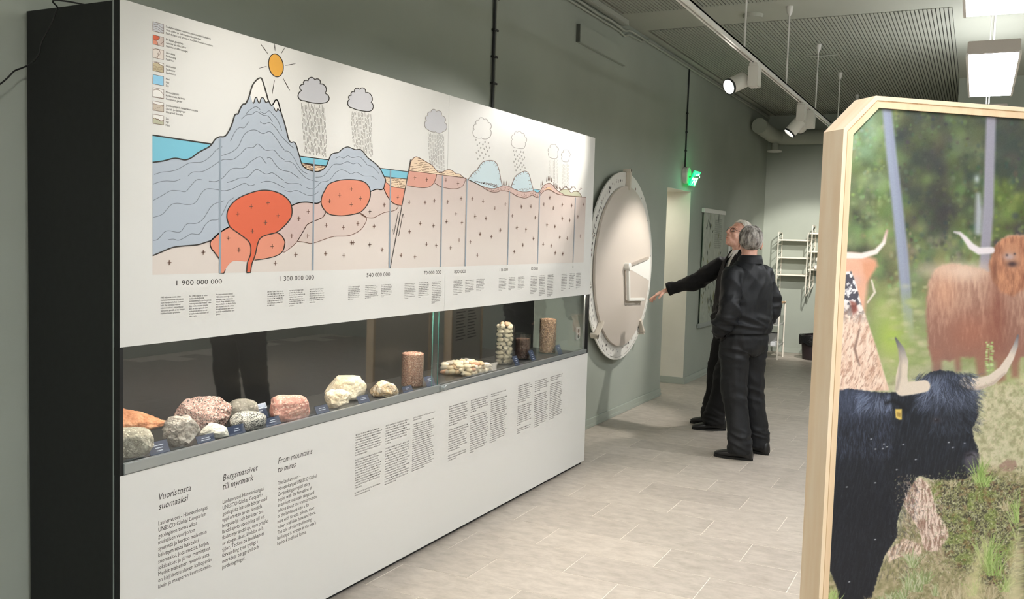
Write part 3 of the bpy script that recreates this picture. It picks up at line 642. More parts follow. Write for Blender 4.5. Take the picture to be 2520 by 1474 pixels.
gl2=smooth(c5([(1048,710),(1065,660),(1080,625),(1100,605),(1125,592),(1155,580),(1180,590),(1195,620),(1205,660),(1215,695),(1225,735)]))
fill('printed_glacier',gl1+c5([(950,708),(910,718),(850,708),(800,690),(740,660)]),C_ice,4); fill('printed_glacier',gl2+c5([(1190,742),(1150,745),(1110,738),(1070,720)]),C_ice,4)
fill('printed_lake',c5([(1228,722),(1276,728),(1270,745),(1255,750),(1240,746)]),C_sea,4)
fill('printed_sandstone',c5([(1310,728),(1330,712),(1347,705),(1362,712),(1378,730)]),pm('print_sand_orange',(240,190,150)),4)
mire=smooth(c5([(1428,748),(1445,728),(1475,724),(1500,726),(1515,746),(1530,750),(1545,741),(1580,745),(1605,780)])); fill('printed_mire',mire+c5([(1480,772)]),C_mire,4)
cap=c1([(1812,685),(1830,620),(1860,580),(1886,566)])+c3([(15,425),(40,500),(60,570),(75,620)])
fill('printed_snow',smooth(cap)+smooth(c3([(75,622),(62,630),(48,632),(35,605),(20,590),(5,600),(-8,640),(-22,622),(-35,588),(-48,598),(-60,640),(-70,632)])),C_snow,3)
cap2=smooth(c3([(118,655),(135,617),(150,610),(165,640),(185,715)])); fill('printed_snow',cap2+smooth(c3([(172,708),(157,690),(148,714),(135,706),(122,675)])),C_snow,3)
# outlines
S=Strokes(); S.line(topS[:140],3.4,5); S.line(topS[138:],2.9,6,taper=2.2); S.line(lowS,3.2,6); S.line(c1([(1105,980),(1535,1045)]),3.4,5); S.line(seaS,3.4,6)
S.line(smooth(lowb2),2.8,6); S.line(smooth(lowb3),2.3,6); S.line(magma,2.6,7); S.line(li[:-55],2.2,6); S.line(li[-60:-42],2.2,6); S.line(ri,2.2,6,closed=True); S.line(ci2,2.4,7,closed=True)
S.line(smooth(c3([(75,622),(62,630),(48,632),(35,605),(20,590),(5,600),(-8,640),(-22,622),(-35,588),(-48,598),(-60,640),(-70,632)])),2.4,6); S.line(smooth(c3([(185,715),(172,708),(157,690),(148,714),(135,706),(122,675)])),2,6); S.line(cap2,2.4,6)
S.line(c4([(160,152),(490,195)]),2.2,4); S.line(c4([(180,225),(462,262)]),1.8,4); S.line(c4([(1040,284),(1365,325)]),1.8,5); S.line(c4([(1088,378),(1347,405)]),1.8,5)
S.line(c4([(1160,1385),(1385,190)]),1.8,7); S.line(c4([(1250,765),(1200,1015),(1188,958)]),1.2,7); S.line(c4([(1253,1030),(1300,785),(1313,832)]),1.2,7)
S.build('printed_outlines',INK)
S=Strokes()
for z in (za,zb_,zc_): S.line(z,1.5,6)
S.line(smooth(c4([(1105,425),(1150,470),(1200,492),(1325,510)])),1.5,6); S.line(smooth(c4([(1285,695),(1210,682),(1160,640),(1120,575),(1090,510)])),1.7,6)
S.line(smooth(sand_top),1.7,6,taper=1.5); S.line(c5([(245,577),(690,634)]),1.5,6); S.line(g1[1:],1.5,6); S.line(g2[2:],1.3,6); S.line(smooth(soil_low),1.5,6); S.line(smooth(soil_up),1.3,6); S.line(gl1,1.4,6); S.line(gl2,1.3,6); S.line(mire,1.1,6); S.line(c5([(1228,722),(1276,728)]),1.2,6)
# dashes in the sandstone
rnd=random.Random(4)
def dashes(y0a,y0b,rows,xa,xb,cf,poly,w=1.1):
    from mathutils import geometry as G
    pl=[Vector((x,y,0)) for x,y in poly]
    def inside(p):
        x,y=p; c=False; n=len(poly)
        for i in range(n):
            (x1,y1),(x2,y2)=poly[i],poly[i-1]
            if (y1>y)!=(y2>y) and x<(x2-x1)*(y-y1)/(y2-y1)+x1: c=not c
        return c
    for r in range(rows):
        t=(r+.5)/rows; x=xa+rnd.uniform(0,20)
        while x<xb:
            L=rnd.uniform(18,60); y=y0a+(y0b-y0a)*t; sl=.115
            a=cf([(x,y+sl*(x-xa))])[0]; b=cf([(min(x+L,xb),y+sl*(min(x+L,xb)-xa))])[0]
            if inside(a) and inside(b): S.line([a,b],w,6)
            x+=L+rnd.uniform(6,14)
dashes(228,330,6,180,470,c4,smooth(c4([(175,222),(200,262),(250,305),(300,320),(340,322),(400,312),(440,290),(465,262)])))
dashes(380,510,7,1090,1350,c4,c4([(1085,378),(1347,405),(1328,512),(1230,500),(1160,470),(1108,420)]))
dashes(440,600,12,245,700,c5,smooth(sand_top)+c5([(690,632),(245,577)]),.9)
# soil speckle, ticks in the ice, little trees
for k in range(150):
    i=rnd.randint(2,len(soil_low)-8); t=rnd.random(); u=rnd.uniform(.2,.8)
    a=np.array(soil_low[i])*(1-t)+np.array(soil_low[i+1])*t
    j=min(range(len(soil_up)),key=lambda q:abs(soil_up[q][0]-a[0])); a=a*(1-u)+np.array((a[0],soil_up[j][1]))*u
    S.line([a,a+np.array((.7,.6))],1.2,7)
for gl in (gl1,gl2):
    for k in range(3,len(gl)-3,4):
        p=np.array(gl[k]); t=np.array(gl[k+1])-p; nn=np.array((-t[1],t[0]))/np.hypot(*t)
        S.line([p,p+nn*rnd.uniform(3,8)],.8,7)
for k in range(110):
    x=rnd.uniform(760,950); y=690-(950-x)*.17+rnd.uniform(-6,22)*(x-740)/200
    q=c5([(x,y)])[0]; S.line([q,(q[0]+1.1,q[1]+.9)],1.2,7)
for k in range(40):
    x=rnd.uniform(1075,1200); q=c5([(x,725+rnd.uniform(-12,6))])[0]; S.line([q,(q[0]+.9,q[1]+.6)],1,7)
for x,y in [(988,690),(1000,690),(1013,690),(1032,698),(1285,700),(1296,690),(1330,662),(1342,655),(1353,655),(1366,665),(1385,700),(1395,708),(1405,715),(1412,722)]:
    a=c5([(x,y),(x,y-34)]); S.line([a[0],a[1]],1.7,7,taper=.5)
for k in range(26):
    x=1430+k*7; y=730+12*math.sin(k*.7)-10+ (k>18)*14; a=c5([(x,y),(x,y-rnd.uniform(6,16))]); S.line(a,1,7)
S.build('printed_thin_outlines',INKM)
# fold lines
S=Strokes()
for L in ([(292,382),(345,365),(400,360),(460,345),(530,305),(570,295),(640,290),(700,250),(740,205),(785,180)],[(283,452),(330,435),(380,428),(440,430),(480,415)],
 [(535,395),(570,365),(640,360),(700,330),(760,290),(800,272),(860,272),(910,240),(960,190),(1010,185),(1045,160),(1100,205),(1160,205),(1200,250),(1236,275)],
 [(283,570),(340,540),(410,500),(470,500),(520,505),(560,460),(600,420),(640,420)],[(688,430),(740,432),(790,405),(840,350),(880,335),(940,335),(990,290),(1040,258),(1070,258),(1105,305)],
 [(283,693),(350,670),(410,605),(460,590),(530,600),(590,585),(640,510),(680,485),(740,490),(800,500),(860,485),(910,460),(950,445),(985,462),(1020,455)],
 [(820,440),(870,425),(910,408),(970,400),(1010,360),(1040,345),(1100,378),(1150,370),(1195,400),(1232,425)],
 [(283,860),(320,850),(365,800),(400,790),(460,800),(490,790),(530,740),(600,735),(650,700),(700,620),(740,590),(800,572)],
 [(392,855),(430,850),(470,858),(520,835),(560,812),(620,812),(660,750),(700,715),(760,705),(800,640),(830,580),(868,550)],
 [(1110,262),(1140,265),(1180,320),(1220,350),(1280,365),(1345,410)],[(1065,440),(1110,430),(1160,440),(1220,470),(1236,478)],
 [(845,140),(880,70),(910,42),(945,42),(975,0)],[(780,245),(850,220),(900,180),(940,100),(980,65),(1030,60),(1080,85),(1130,70),(1170,110),(1210,170),(1238,205)],
 [(1060,0),(1090,15),(1130,5),(1170,40),(1220,110),(1280,170),(1305,190)],[(960,-60),(990,-90),(1030,-110),(1060,-90)],[(925,-20),(960,-50),(1000,-55),(1035,-75),(1080,-50),(1120,-40),(1150,0)]):
    S.line(smooth(c2(L)),1.5,4)
for L in ([(0,715),(40,735),(80,710),(110,740),(160,800),(195,890)],):
    S.line(smooth(c3(L)),1.4,4)
for L in ([(560,180),(600,160),(650,175),(695,148),(740,170),(820,160),(870,200),(910,250),(960,265),(1010,310),(1035,345)],[(340,385),(400,380),(450,350),(520,260),(560,240),(620,240),(690,215),(750,238),(800,228),(845,265)],
 [(240,500),(290,512),(340,500),(400,440),(460,430),(510,400),(560,335),(620,303),(680,320),(730,348),(790,330),(870,370),(960,375),(1010,410)],[(0,440),(60,455),(150,455),(195,480)],[(0,530),(60,545),(130,530),(200,560),(260,585),(320,580),(370,545)],
 [(0,95),(50,105),(100,170),(150,260),(200,320),(250,348)],[(0,210),(60,215),(110,250),(170,330),(240,395),(310,420),(375,435)]):
    S.line(smooth(c4(L)),1.2,4)
S.build('printed_fold_lines',INKL)
S=Strokes()
for a,b,w in (((541.5,341),(540.5,672),4.6),((771.9,391.6),(769,665.7),3.8),((960.6,418),(957.5,660),3.2),((1088,432),(1083.6,656.7),2.8),((1149,440),(1144,655),2.5),((1253.7,471),(1248.4,651.4),2.1),((1328,474),(1322.4,649),1.9),((1416,486.6),(1409.8,645.8),1.5)):
    S.line([a,b],w,8)
S.build('printed_posts',POST)
# plus signs
PL=c2([(400,1020),(647,945),(830,843),(905,928),(1147,903),(897,668),(995,614),(1116,588),(1189,680),(1097,730),(1003,792),(1408,650),(1340,703),(1288,828),(1403,828),(1318,962),(1170,1025),(1538,750),(1663,766),(1768,738),(1535,956),(1667,968),(1735,877),(1855,890),(1855,650),(1562,573),(1637,531),(1721,487),(1787,554),(1720,600)])
PL+=c4([(733,1105),(935,1127),(1070,1180),(983,922),(935,762),(1092,690),(1245,604),(1430,390),(1562,410),(1280,1242),(1432,1258),(1370,660),(1543,663),(1647,642),(1492,893),(1636,918),(1372,983),(1560,1120),(1665,1135)])
PL+=c5([(534,652),(629,676),(548,823),(654,795),(742,797),(827,818),(920,872),(1003,840),(613,917),(765,937),(850,953),(539,978),(660,985),(964,1045),(803,1077),(893,1097),(638,1123),(727,1137),(571,1183),(783,1243),(1058,932),(1130,862),(1205,858),(1240,947),(1095,1026),(1166,1040),(1225,1113),(1141,1163),(1073,1215),(1307,840),(1354,790),(1382,870),(1452,845),(1526,850),(1618,845),(1332,1002),(1394,1015),(1452,955),(1510,967),(1574,940),(1432,1100),(1490,1110),(1594,1092),(1302,1157),(1365,1167),(1397,1222),(1456,1232)])
for x,y in PL:
    t=(x-400)/1040; h=6.2-1.8*t; w=5.2-3.0*t; S=Strokes(); S.line([(x,y-h),(x,y+h)],1.8-.9*t,9); S.line([(x-w,y+.3),(x+w,y-.3)],1.7-.6*t,9); S.build('printed_plus_sign',INKM)
# clouds, rain, sun
def scallop(V,B):
    out=[]; n=len(V); cen=np.mean(np.array(V,float),0)
    for i in range(n):
        a=np.array(V[i],float); b=np.array(V[(i+1)%n],float); m=(a+b)/2; d=b-a; nn=np.array((d[1],-d[0])); L=np.hypot(*d); nn/=L
        if nn@(m-cen)<0: nn=-nn
        for k in range(9):
            t=k/9; out.append(tuple(a+d*t+nn*B[i]*L*1.12*math.sqrt(max(0,1-(2*t-1)**2))**1.25))
    return out
S1=Strokes(); S2=Strokes(); S3=Strokes()
clouds=[(c3,[(405,620),(375,525),(395,470),(433,440),(495,428),(542,466),(588,550),(570,640)],[.42,.4,.4,.38,.38,.3,.45,.05],C_cloud,S1,2.6),
 (c3,[(832,683),(810,605),(827,570),(855,540),(900,515),(955,543),(1005,635),(990,715)],[.3,.4,.4,.4,.38,.28,.3,.05],C_cloud,S1,2.2),
 (c3,[(1522,880),(1508,795),(1520,752),(1547,722),(1597,715),(1640,755),(1672,815),(1655,900),(1590,900)],[.25,.3,.35,.4,.38,.3,.3,.18,.12],C_cloud,S2,1.5),
 (c5,[(775,315),(760,250),(775,210),(795,180),(835,172),(868,195),(882,250),(872,318),(815,318)],[.25,.3,.35,.4,.3,.3,.2,.15,.12],None,S2,1.1),
 (c5,[(1072,392),(1060,330),(1075,292),(1100,274),(1132,284),(1155,308),(1160,355),(1145,402)],[.2,.3,.35,.3,.3,.3,.15,.05],None,S2,1.0),
 (c5,[(1352,470),(1348,430),(1358,395),(1380,372),(1405,388),(1415,425),(1410,477)],[.15,.3,.35,.3,.3,.1,.1],None,S2,.9),
 (c5,[(1455,500),(1452,465),(1462,432),(1480,414),(1500,428),(1505,468),(1498,506)],[.15,.3,.35,.3,.3,.1,.1],None,S2,.9)]
for cf,V,B,fc,ST,w in clouds:
    P=cf(scallop(V,B)); ST.line(P,w,3,closed=True)
    if fc: fill('printed_cloud',P,fc,2)
def rain(tl,tr,br,bl,ncol,seed,w,ST,lay=3):
    r=random.Random(seed); tl,tr,br,bl=[np.array(q,float) for q in (tl,tr,br,bl)]
    for k in range(ncol):
        u=k/(ncol-1); a=tl+(tr-tl)*u; b=bl+(br-bl)*u; t=r.uniform(0,.08)
        while t<.97:
            L=r.uniform(.05,.14); e=min(1,t+L); ST.line([a+(b-a)*t,a+(b-a)*e],w,lay); t=e+r.uniform(.015,.05)
def rainpart(*a):
    S_=Strokes(); rain(*a,S_); tag(S_.build('printed_rain',INKR),kind='stuff')
rainpart(*c3([(372,632),(582,655),(606,1130),(402,1095)]),20,1,.9); rainpart(*c3([(822,700),(1002,728),(1020,1140),(842,1030)]),18,2,.8); rainpart(*c3([(1523,900),(1663,915),(1668,1262),(1535,1185)]),15,3,.7)
def flakes(cf,x0,x1,y0,y1,n,seed):
    r=random.Random(seed)
    for k in range(n):
        x=x0+(x1-x0)*((k*0.618)%1); y=y0+(y1-y0)*(k+.5)/n+r.uniform(-6,6); q=cf([(x,y)])[0]
        S3.line([(q[0]+1.1*math.cos(a),q[1]+2*math.sin(a)) for a in np.linspace(0,2*math.pi,9)[:-1]],.8,3,closed=True)
flakes(c5,772,888,335,482,19,1); flakes(c5,1068,1160,412,580,24,2)
S1.build('printed_cloud_outlines',INK); S2.build('printed_faint_outlines',INKC); tag(S3.build('printed_snowfall',INKR),kind='stuff')
S4=Strokes(); rain(*c5([(1350,488),(1417,488),(1415,705),(1350,640)]),7,5,.6,S4); rain(*c5([(1452,515),(1503,515),(1500,712),(1455,712)]),6,6,.6,S4); tag(S4.build('printed_faint_rain',INKF),kind='stuff')
sun=[(678.8+18*math.cos(a)+2.5*math.sin(a),160.9+28.3*math.sin(a)+1*math.cos(a)) for a in np.linspace(0,2*math.pi,49)[:-1]]
fill('printed_sun',sun,C_sun,2); S=Strokes(); S.line(sun,2.2,3,closed=True)
for a,b in c3([(5,105),(72,195)]),c3([(130,105),(135,168)]),c3([(225,135),(188,195)]),c3([(320,282),(228,300)]),c3([(268,525),(208,415)]),c3([(108,560),(130,432)]),[(637,168),(656,163)]:
    m=((a[0]+b[0])/2,(a[1]+b[1])/2); S.line([a,m],.8,3,taper=1.9); S.line([m,b],1.9,3,taper=.7)
S.build('printed_sun_rays',INK)

# ---------------------------------------------------------------- lettering
class Letters:
    """flat lettering on the board plane: baseline start and world size; x -> +X, y -> +Z"""
    def __init__(s): s.V=[]; s.F=[]
    cache={}
    @classmethod
    def glyphs(c,txt,shear):
        k=(txt,shear)
        if k not in c.cache:
            cu=bpy.data.curves.new('t','FONT'); cu.body=txt; cu.size=1; cu.resolution_u=2; cu.shear=shear; cu.fill_mode='FRONT'
            o=bpy.data.objects.new('t',cu); me=bpy.data.meshes.new_from_object(o)
            V=np.array([v.co[:2] for v in me.vertices]).reshape(-1,2); F=[tuple(p.vertices) for p in me.polygons]
            bpy.data.objects.remove(o); bpy.data.curves.remove(cu); bpy.data.meshes.remove(me); c.cache[k]=(V,F)
        return c.cache[k]
    def text(s,txt,x,z,size,width=None,narrow=.8,shear=0,y=-.0004,clip=None):
        V,F=s.glyphs(txt,shear)
        if not len(V): return
        w=V[:,0].max()-V[:,0].min(); sx=(width/w) if width else size*narrow
        n=len(s.V); s.V+=[((a-V[:,0].min())*sx+x,y,b*size+z) for a,b in V]; s.F+=[tuple(i+n for i in f) for f in F]
    def build(s,name,m,parent): return obj(name,mesh(s.V,s.F),m,parent)
# large year figures
for txt,a,b,h in (('1 900 000 000',(434,702.5),(546,698),12.5),('1 300 000 000',(688,691.5),(772.4,688.5),12),('540 000 000',(902,682),(959.5,680),10.5),('70 000 000',(1042.7,676),(1085.4,675),9.5),('800 000',(1117.7,673),(1145.8,672.5),9),('115 000',(1229.6,667.5),(1249.7,667),8),('10 000',(1307,664.6),(1323.4,664),7.4),('0',(1408.7,660),(1411,660),6.5)):
    A=PP(*a); B=PP(*b); T=PP(a[0],a[1]-h); L=Letters(); L.text(txt,A[0],A[1],(T[1]-A[1])/.72,width=B[0]-A[0]); L.build('year_figure',INK,up)
def block(lines,p0,p1,ref,parent,name,m=INK,shear=0,hscale=.62,xwidth=None):
    """lines set from baseline p0 (first) to p1 (last); ref=(index of a line, px end) fixes the width scale"""
    A=PP(*p0); Bq=PP(*p1); n=len(lines); L=Letters(); pitch=(A[1]-Bq[1])/max(1,n-1)
    i,e=ref; E=PP(*e); V,F=Letters.glyphs(lines[i],shear); x0=A[0]+(Bq[0]-A[0])*i/max(1,n-1); k=(E[0]-x0)/(V[:,0].max()-V[:,0].min())
    for j,t in enumerate(lines):
        if not t: continue
        V,F=Letters.glyphs(t,shear); L.text(t,A[0],A[1]-pitch*j,pitch*hscale/.72*1.12,width=(V[:,0].max()-V[:,0].min())*k,shear=shear)
    return L.build(name,m,parent)
c380=crop(380,660,5.727)
q=c380([(88,425),(88,650),(372,408),(490,405),(490,690),(745,385),(866,382),(866,660),(1103,362)])
block(['1900 miljoonaa vuotta sitten','muinaiset mantereet törmäsivät.','Suuri vuorijono kohosi Suomen','halki. Sen syntyessä valtavat','määrät kiveä suli, osa purkautui','tulivuorina pinnalle ja osa kiteytyi','hiljalleen kovaksi graniitiksi.'],q[0],q[1],(0,q[2]),up,'text_block')
block(['För 1 900 miljoner år sedan','kolliderade de forntida','kontinenterna. En stor bergskedja','reste sig tvärs över Finland. I dess','djup smälte enorma mängder','sten, en del erupterade som','vulkaner på ytan och en del','kristalliserades småningom till','hård granit.'],q[3],q[4],(0,q[5]),up,'text_block')
block(['Ancient continents collided','1900 million years ago. A great','mountain range rose across','Finland. Huge amounts of rock','were melted in its depths. Some','of it erupted onto the surface','through volcanoes and some','gradually crystallised into hard','granite.'],q[6],q[7],(0,q[8]),up,'text_block')
# illegible small print: rows of letter-sized marks
def greek(p0,p1,wpx,n,gaps,seed,parent,name='small_print',y=-.0003,ink=INK):
    r=random.Random(seed); A=PP(*p0); Bq=PP(*p1); pitch=(A[1]-Bq[1])/max(1,n-1); xh=pitch*.44; W=PP(p0[0]+wpx,p0[1])[0]-A[0]; lw=xh*.46; mb=MB()
    def rect(x0,x1,z0,z1): mb.add([(x0,y,z0),(x1,y,z0),(x1,y,z1),(x0,y,z1)],[(0,1,2,3)])
    for j in range(n):
        if j in gaps: continue
        z=A[1]-pitch*j; x=A[0]; end=A[0]+W*(r.uniform(.82,1) if (j+1 not in gaps and j<n-1) else r.uniform(.2,.6))
        while x<end:
            k=r.randint(2,10)
            for c in range(k):
                if x>=end: break
                u=r.random(); w=lw*r.uniform(.55,1.15); t=lw*.36
                if u<.18: rect(x,x+t,z,z+xh*1.5)
                elif u<.26: rect(x,x+t,z-xh*.45,z+xh); rect(x+t,x+w,z+xh*.1,z+xh*.3)
                else:
                    rect(x,x+t,z,z+xh)
                    if u<.7: rect(x+t,x+w,z+(xh*.75 if u<.5 else 0),z+(xh if u<.5 else xh*.25))
                    if u<.55: rect(x+w-t*.3,x+w+t*.7,z,z+xh)
                x+=w+lw*.32
            x+=lw*.85
    return mb.build(name,ink,parent,fix=False)
c820=crop(820,640,3.9375)
def G(cf,rows,parent,sd):
    for i,(x,y0,y1,w,n,gaps) in enumerate(rows):
        a,b,e=cf([(x,y0),(x-1 if parent is up else x,y1),(x+w,y0)]); greek(a,b,e[0]-a[0],n,gaps,sd+i,parent)
G(c380,[(1593,343,535,240,7,()),(1898,325,540,225,8,()),(2187,307,490,215,7,())],up,10)
G(c820,[(146,265,384,125,8,()),(310,255,372,125,8,()),(465,247,360,110,8,()),(692,235,376,108,10,()),(828,227,364,100,9,()),(957,218,421,95,13,()),(1166,208,338,95,9,()),(1280,202,312,85,8,()),(1388,193,303,82,8,()),
 (1605,182,300,75,9,()),(1701,175,291,68,9,()),(1791,170,285,66,9,()),(1914,163,328,64,12,()),(1998,157,347,60,13,()),(2078,151,351,60,14,()),(2213,143,298,54,11,()),(2287,138,279,52,10,()),(2356,133,283,50,11,())],up,30)
# legend
lt=[('Svekofennialaisen vuoriston poimuttuneita liuskekiviä','Vikta skiffer av Svekofennian bergskedjan','Folded slates and schists of the Svekofennian mountains'),('Eri ikäisiä graniitteja','Graniter av olika åldrar','Granites of different ages'),('Siirroslinja','Förkastning','Fault line'),('Hiekkakiviä','Sandstenar','Sandstones'),('Meri','Hav','Sea'),('Mannerjäätikkö','Kontinentala glaciären','Continental glacier'),('Jäätikkösyntyisiä maaperäkerrostumia','Glaciala jordavlagringar','Glacial soil deposits'),('Suo','Myr','Mire')]
tops=[113,273,433,593,752,912,1072,1232]; LT=Letters(); S=Strokes()
A0=PP(*c7([(238,185)])[0]); E0=PP(*c7([(778,322)])[0]); V,_=Letters.glyphs(lt[0][0],0); kx=(E0[0]-A0[0])/(V[:,0].max()-V[:,0].min())
for i,t in enumerate(tops):
    a=PP(*c7([(78,t)])[0]); bb=PP(*c7([(78,t+112)])[0]); cc=PP(*c7([(208,t+20)])[0])
    fc=[C_grey,C_pale,pm('print_legend_beige',(232,222,212)),C_tan,C_lsea,C_snow,C_lsoil,C_snow][i]
    x0,x1,z1,z0=a[0],cc[0],a[1],bb[1]
    def uv(u,v): return (x0+(x1-x0)*u,z0+(z1-z0)*v)
    def poly(pts,m,k): obj('legend_swatch',mesh([(uv(u,v)[0],ly(k),uv(u,v)[1]) for u,v in pts],[tuple(range(len(pts)))]),m,up)
    poly([(0,0),(1,0),(1,1),(0,1)],fc,1)
    mbk=S.mb
    def seg(pts,w,S_=S):
        for (u0,v0),(u1,v1) in zip(pts[:-1],pts[1:]):
            p=Vector((*uv(u0,v0),0)); q=Vector((*uv(u1,v1),0)); d=(q-p); 
            if d.length<1e-6: continue
            nn=Vector((-d.y,d.x,0)).normalized()*w/2; P=[p+nn,p-nn,q-nn,q+nn]; mbk.add([(v.x,ly(4),v.y) for v in P],[(0,1,2,3)])
    wv=lambda f,n=14:[(k/n,f(k/n)) for k in range(n+1)]
    seg([(0,0),(1,0),(1,1),(0,1),(0,0)],.0011)
    if i==0:
        for o_ in (.2,.45,.7): seg(wv(lambda u:o_+.13*math.sin(6.3*u-.8)),.0009)
    if i==1:
        poly([(0,1),(.62,1),(.6,.72),(.4,.55),(.15,.5),(0,.55)],C_hot,2); poly([(0,.55),(.15,.5),(.38,.42),(.45,.2),(.4,0),(0,0)],C_warm,3); seg([(.62,1),(.6,.72),(.4,.55),(.15,.5),(0,.55)],.001); seg([(.15,.5),(.38,.42),(.45,.2),(.4,0)],.001); seg([(1,.6),(.8,.3),(.55,.1),(.42,.05)],.001)
    if i==2: seg([(.4,0),(.65,1)],.0012); seg([(.35,.2),(.45,.6)],.0008); seg([(.62,.4),(.72,.85)],.0008); seg([(0,.85),(.3,.9),(.5,.98)],.001)
    if i==3:
        poly([(0,.78),(.15,.9),(.35,.95),(.7,.8),(1,.68),(1,1),(0,1)],C_snow,2); seg([(0,.78),(.15,.9),(.35,.95),(.7,.8),(1,.68)],.0014)
        for v in (.12,.25,.38,.5): seg(wv(lambda u:v+.05*math.sin(9*u)),.0006)
    if i==5: seg([(0,.7),(.25,.85),(.5,.88),(.8,.7),(1,.4)],.0012); seg([(0,.05),(.5,.08),(1,.04)],.0008)
    if i==6:
        poly([(0,.72),(.5,.68),(1,.72),(1,1),(0,1)],C_snow,2); seg([(0,.72),(.5,.68),(1,.72)],.0012)
        for k in range(14): seg([((k*.37)%1,(k*.23)%.6),((k*.37)%1+.03,(k*.23)%.6+.02)],.0012)
    if i==7: poly([(0,0),(1,0),(1,.45),(.7,.38),(.5,.5),(0,.55)],C_mire,2); seg([(0,.55),(.2,.6),(.35,.5),(.5,.55),(.62,.42),(.75,.38),(1,.48)],.002)
    for j,s in enumerate(lt[i]):
        p=PP(*c7([(238,t+72+j*40.5-5*(i>0)-2*(i>3))])[0]); V,_=Letters.glyphs(s,0); LT.text(s,A0[0],p[1],.0096,width=(V[:,0].max()-V[:,0].min())*kx)
S.build('legend_outlines',INKM); LT.build('legend_text',INK,up)
# lower board lettering
c6=crop(290,940,2.76)
def up6(*a): return c6(list(a))
h=up6((278,803),(278,868),(495,745)); block(['Vuoristosta','suomaaksi'],h[0],h[1],(0,h[2]),low,'heading',shear=.22,hscale=.66)
h=up6((713,672),(712,732),(950,610)); block(['Bergsmassivet','till myrmark'],h[0],h[1],(0,h[2]),low,'heading',shear=.22,hscale=.66)
h=up6((1088,557),(1087,615),(1320,490)); block(['From mountains','to mires'],h[0],h[1],(0,h[2]),low,'heading',shear=.22,hscale=.66)
h=up6((275,975),(273,1405),(608,868)); block(['Lauhanvuori - Hämeenkangas','UNESCO Global Geoparkin','geologinen tarina alkaa','muinaisen vuorijonon','synnystä ja kertoo maiseman','kehittymisestä laakeaksi','suomaaksi, jota metsät, harjut,','jokilaaksot ja järvet rytmittävät.','Merkit maiseman muutoksesta','on kirjoitettu alueen kallioperän','kiviin ja maaperän kerrostumiin.'],h[0],h[1],(0,h[2]),low,'text_block')
h=up6((711,828),(708,1272),(989,735)); block(['Lauhanvuori-Hämeenkangas','UNESCO Global Geoparks','geologiska historia börjar med','uppkomsten av en forntida','bergskedja och berättar om','landskapets utveckling till ett','flackt myrlandskap, som präglas','av skogar, åsar, älvdalar och','sjöar. Tecken på landskapets','förvandling syns tydligt i','områdets berggrund och','jordavlagringar.'],h[0],h[1],(0,h[2]),low,'text_block')
h=up6((1087,700),(1078,1112),(1348,650)); block(['The Lauhanvuori –','Hämeenkangas UNESCO Global','Geopark’s geological story','begins with the formation of','an ancient mountain range and','tells us about the transformation','of the landscape into a flat','mire with forests, eskers, river','valleys and lakes here and there.','The tale of this transforming','landscape is written in the area’s','bedrock and land forms.'],h[0],h[1],(1,h[2]),low,'text_block')
c840=crop(840,900,4.334)
for i,(x,y0,xb,y1,w,n,gaps) in enumerate([(152,748,145,1393,285,25,(9,22)),(473,650,460,1275,262,24,(8,)),(763,565,750,1130,236,25,(2,)),(1150,445,1135,1022,208,24,(9,20)),(1382,380,1368,935,192,24,(6,)),(1597,312,1585,825,174,24,(2,)),(1887,225,1873,728,152,24,(9,20)),(2065,175,2050,660,145,24,(6,)),(2230,128,2215,577,135,24,(3,))]):
    a,b,e=c840([(x,y0),(xb,y1),(x+w,y0)]); greek(a,b,e[0]-a[0],n,gaps,60+i,low)
# ================================================================ EXHIBITS IN THE CASE
FZ=.805
def rockmat(name,cols,scale,speck=None,bump=(40,.5),rough=.75,vor=None):
    m=bpy.data.materials.new(name); m.use_nodes=True; nt=m.node_tree; b=nt.nodes['Principled BSDF']; b.inputs['Roughness'].default_value=rough; b.inputs['Specular IOR Level'].default_value=.3
    tc=nt.nodes.new('ShaderNodeTexCoord'); n=nt.nodes.new('ShaderNodeTexNoise'); n.inputs['Scale'].default_value=scale; n.inputs['Detail'].default_value=8; n.inputs['Roughness'].default_value=.65
    nt.links.new(tc.outputs['Object'],n.inputs['Vector']); r=nt.nodes.new('ShaderNodeValToRGB'); el=r.color_ramp.elements
    el[0].position=.3; el[1].position=.7; el[0].color=rgba(cols[0]); el[1].color=rgba(cols[-1])
    for i,c in enumerate(cols[1:-1]): e=el.new(.3+.4*(i+1)/(len(cols)-1)); e.color=rgba(c)
    nt.links.new(n.outputs[0],r.inputs[0]); out=r.outputs[0]
    if speck:   # (voronoi scale, colour, threshold)
        for sc,c,th in speck:
            v=nt.nodes.new('ShaderNodeTexVoronoi'); v.inputs['Scale'].default_value=sc; nt.links.new(tc.outputs['Object'],v.inputs['Vector'])
            sx=nt.nodes.new('ShaderNodeSeparateColor'); nt.links.new(v.outputs['Color'],sx.inputs[0])
            lt=nt.nodes.new('ShaderNodeMath'); lt.operation='LESS_THAN'; lt.inputs[1].default_value=th; nt.links.new(sx.outputs[0],lt.inputs[0])
            mx=nt.nodes.new('ShaderNodeMixRGB'); mx.inputs[2].default_value=rgba(c); nt.links.new(lt.outputs[0],mx.inputs[0]); nt.links.new(out,mx.inputs[1]); out=mx.outputs[0]
    nt.links.new(out,b.inputs['Base Color'])
    n2=nt.nodes.new('ShaderNodeTexNoise'); n2.inputs['Scale'].default_value=bump[0]; n2.inputs['Detail'].default_value=8; nt.links.new(tc.outputs['Object'],n2.inputs['Vector'])
    bp=nt.nodes.new('ShaderNodeBump'); bp.inputs['Strength'].default_value=bump[1]; bp.inputs['Distance'].default_value=.012; nt.links.new(n2.outputs[0],bp.inputs['Height']); nt.links.new(bp.outputs[0],b.inputs['Normal'])
    return m
_ico={}
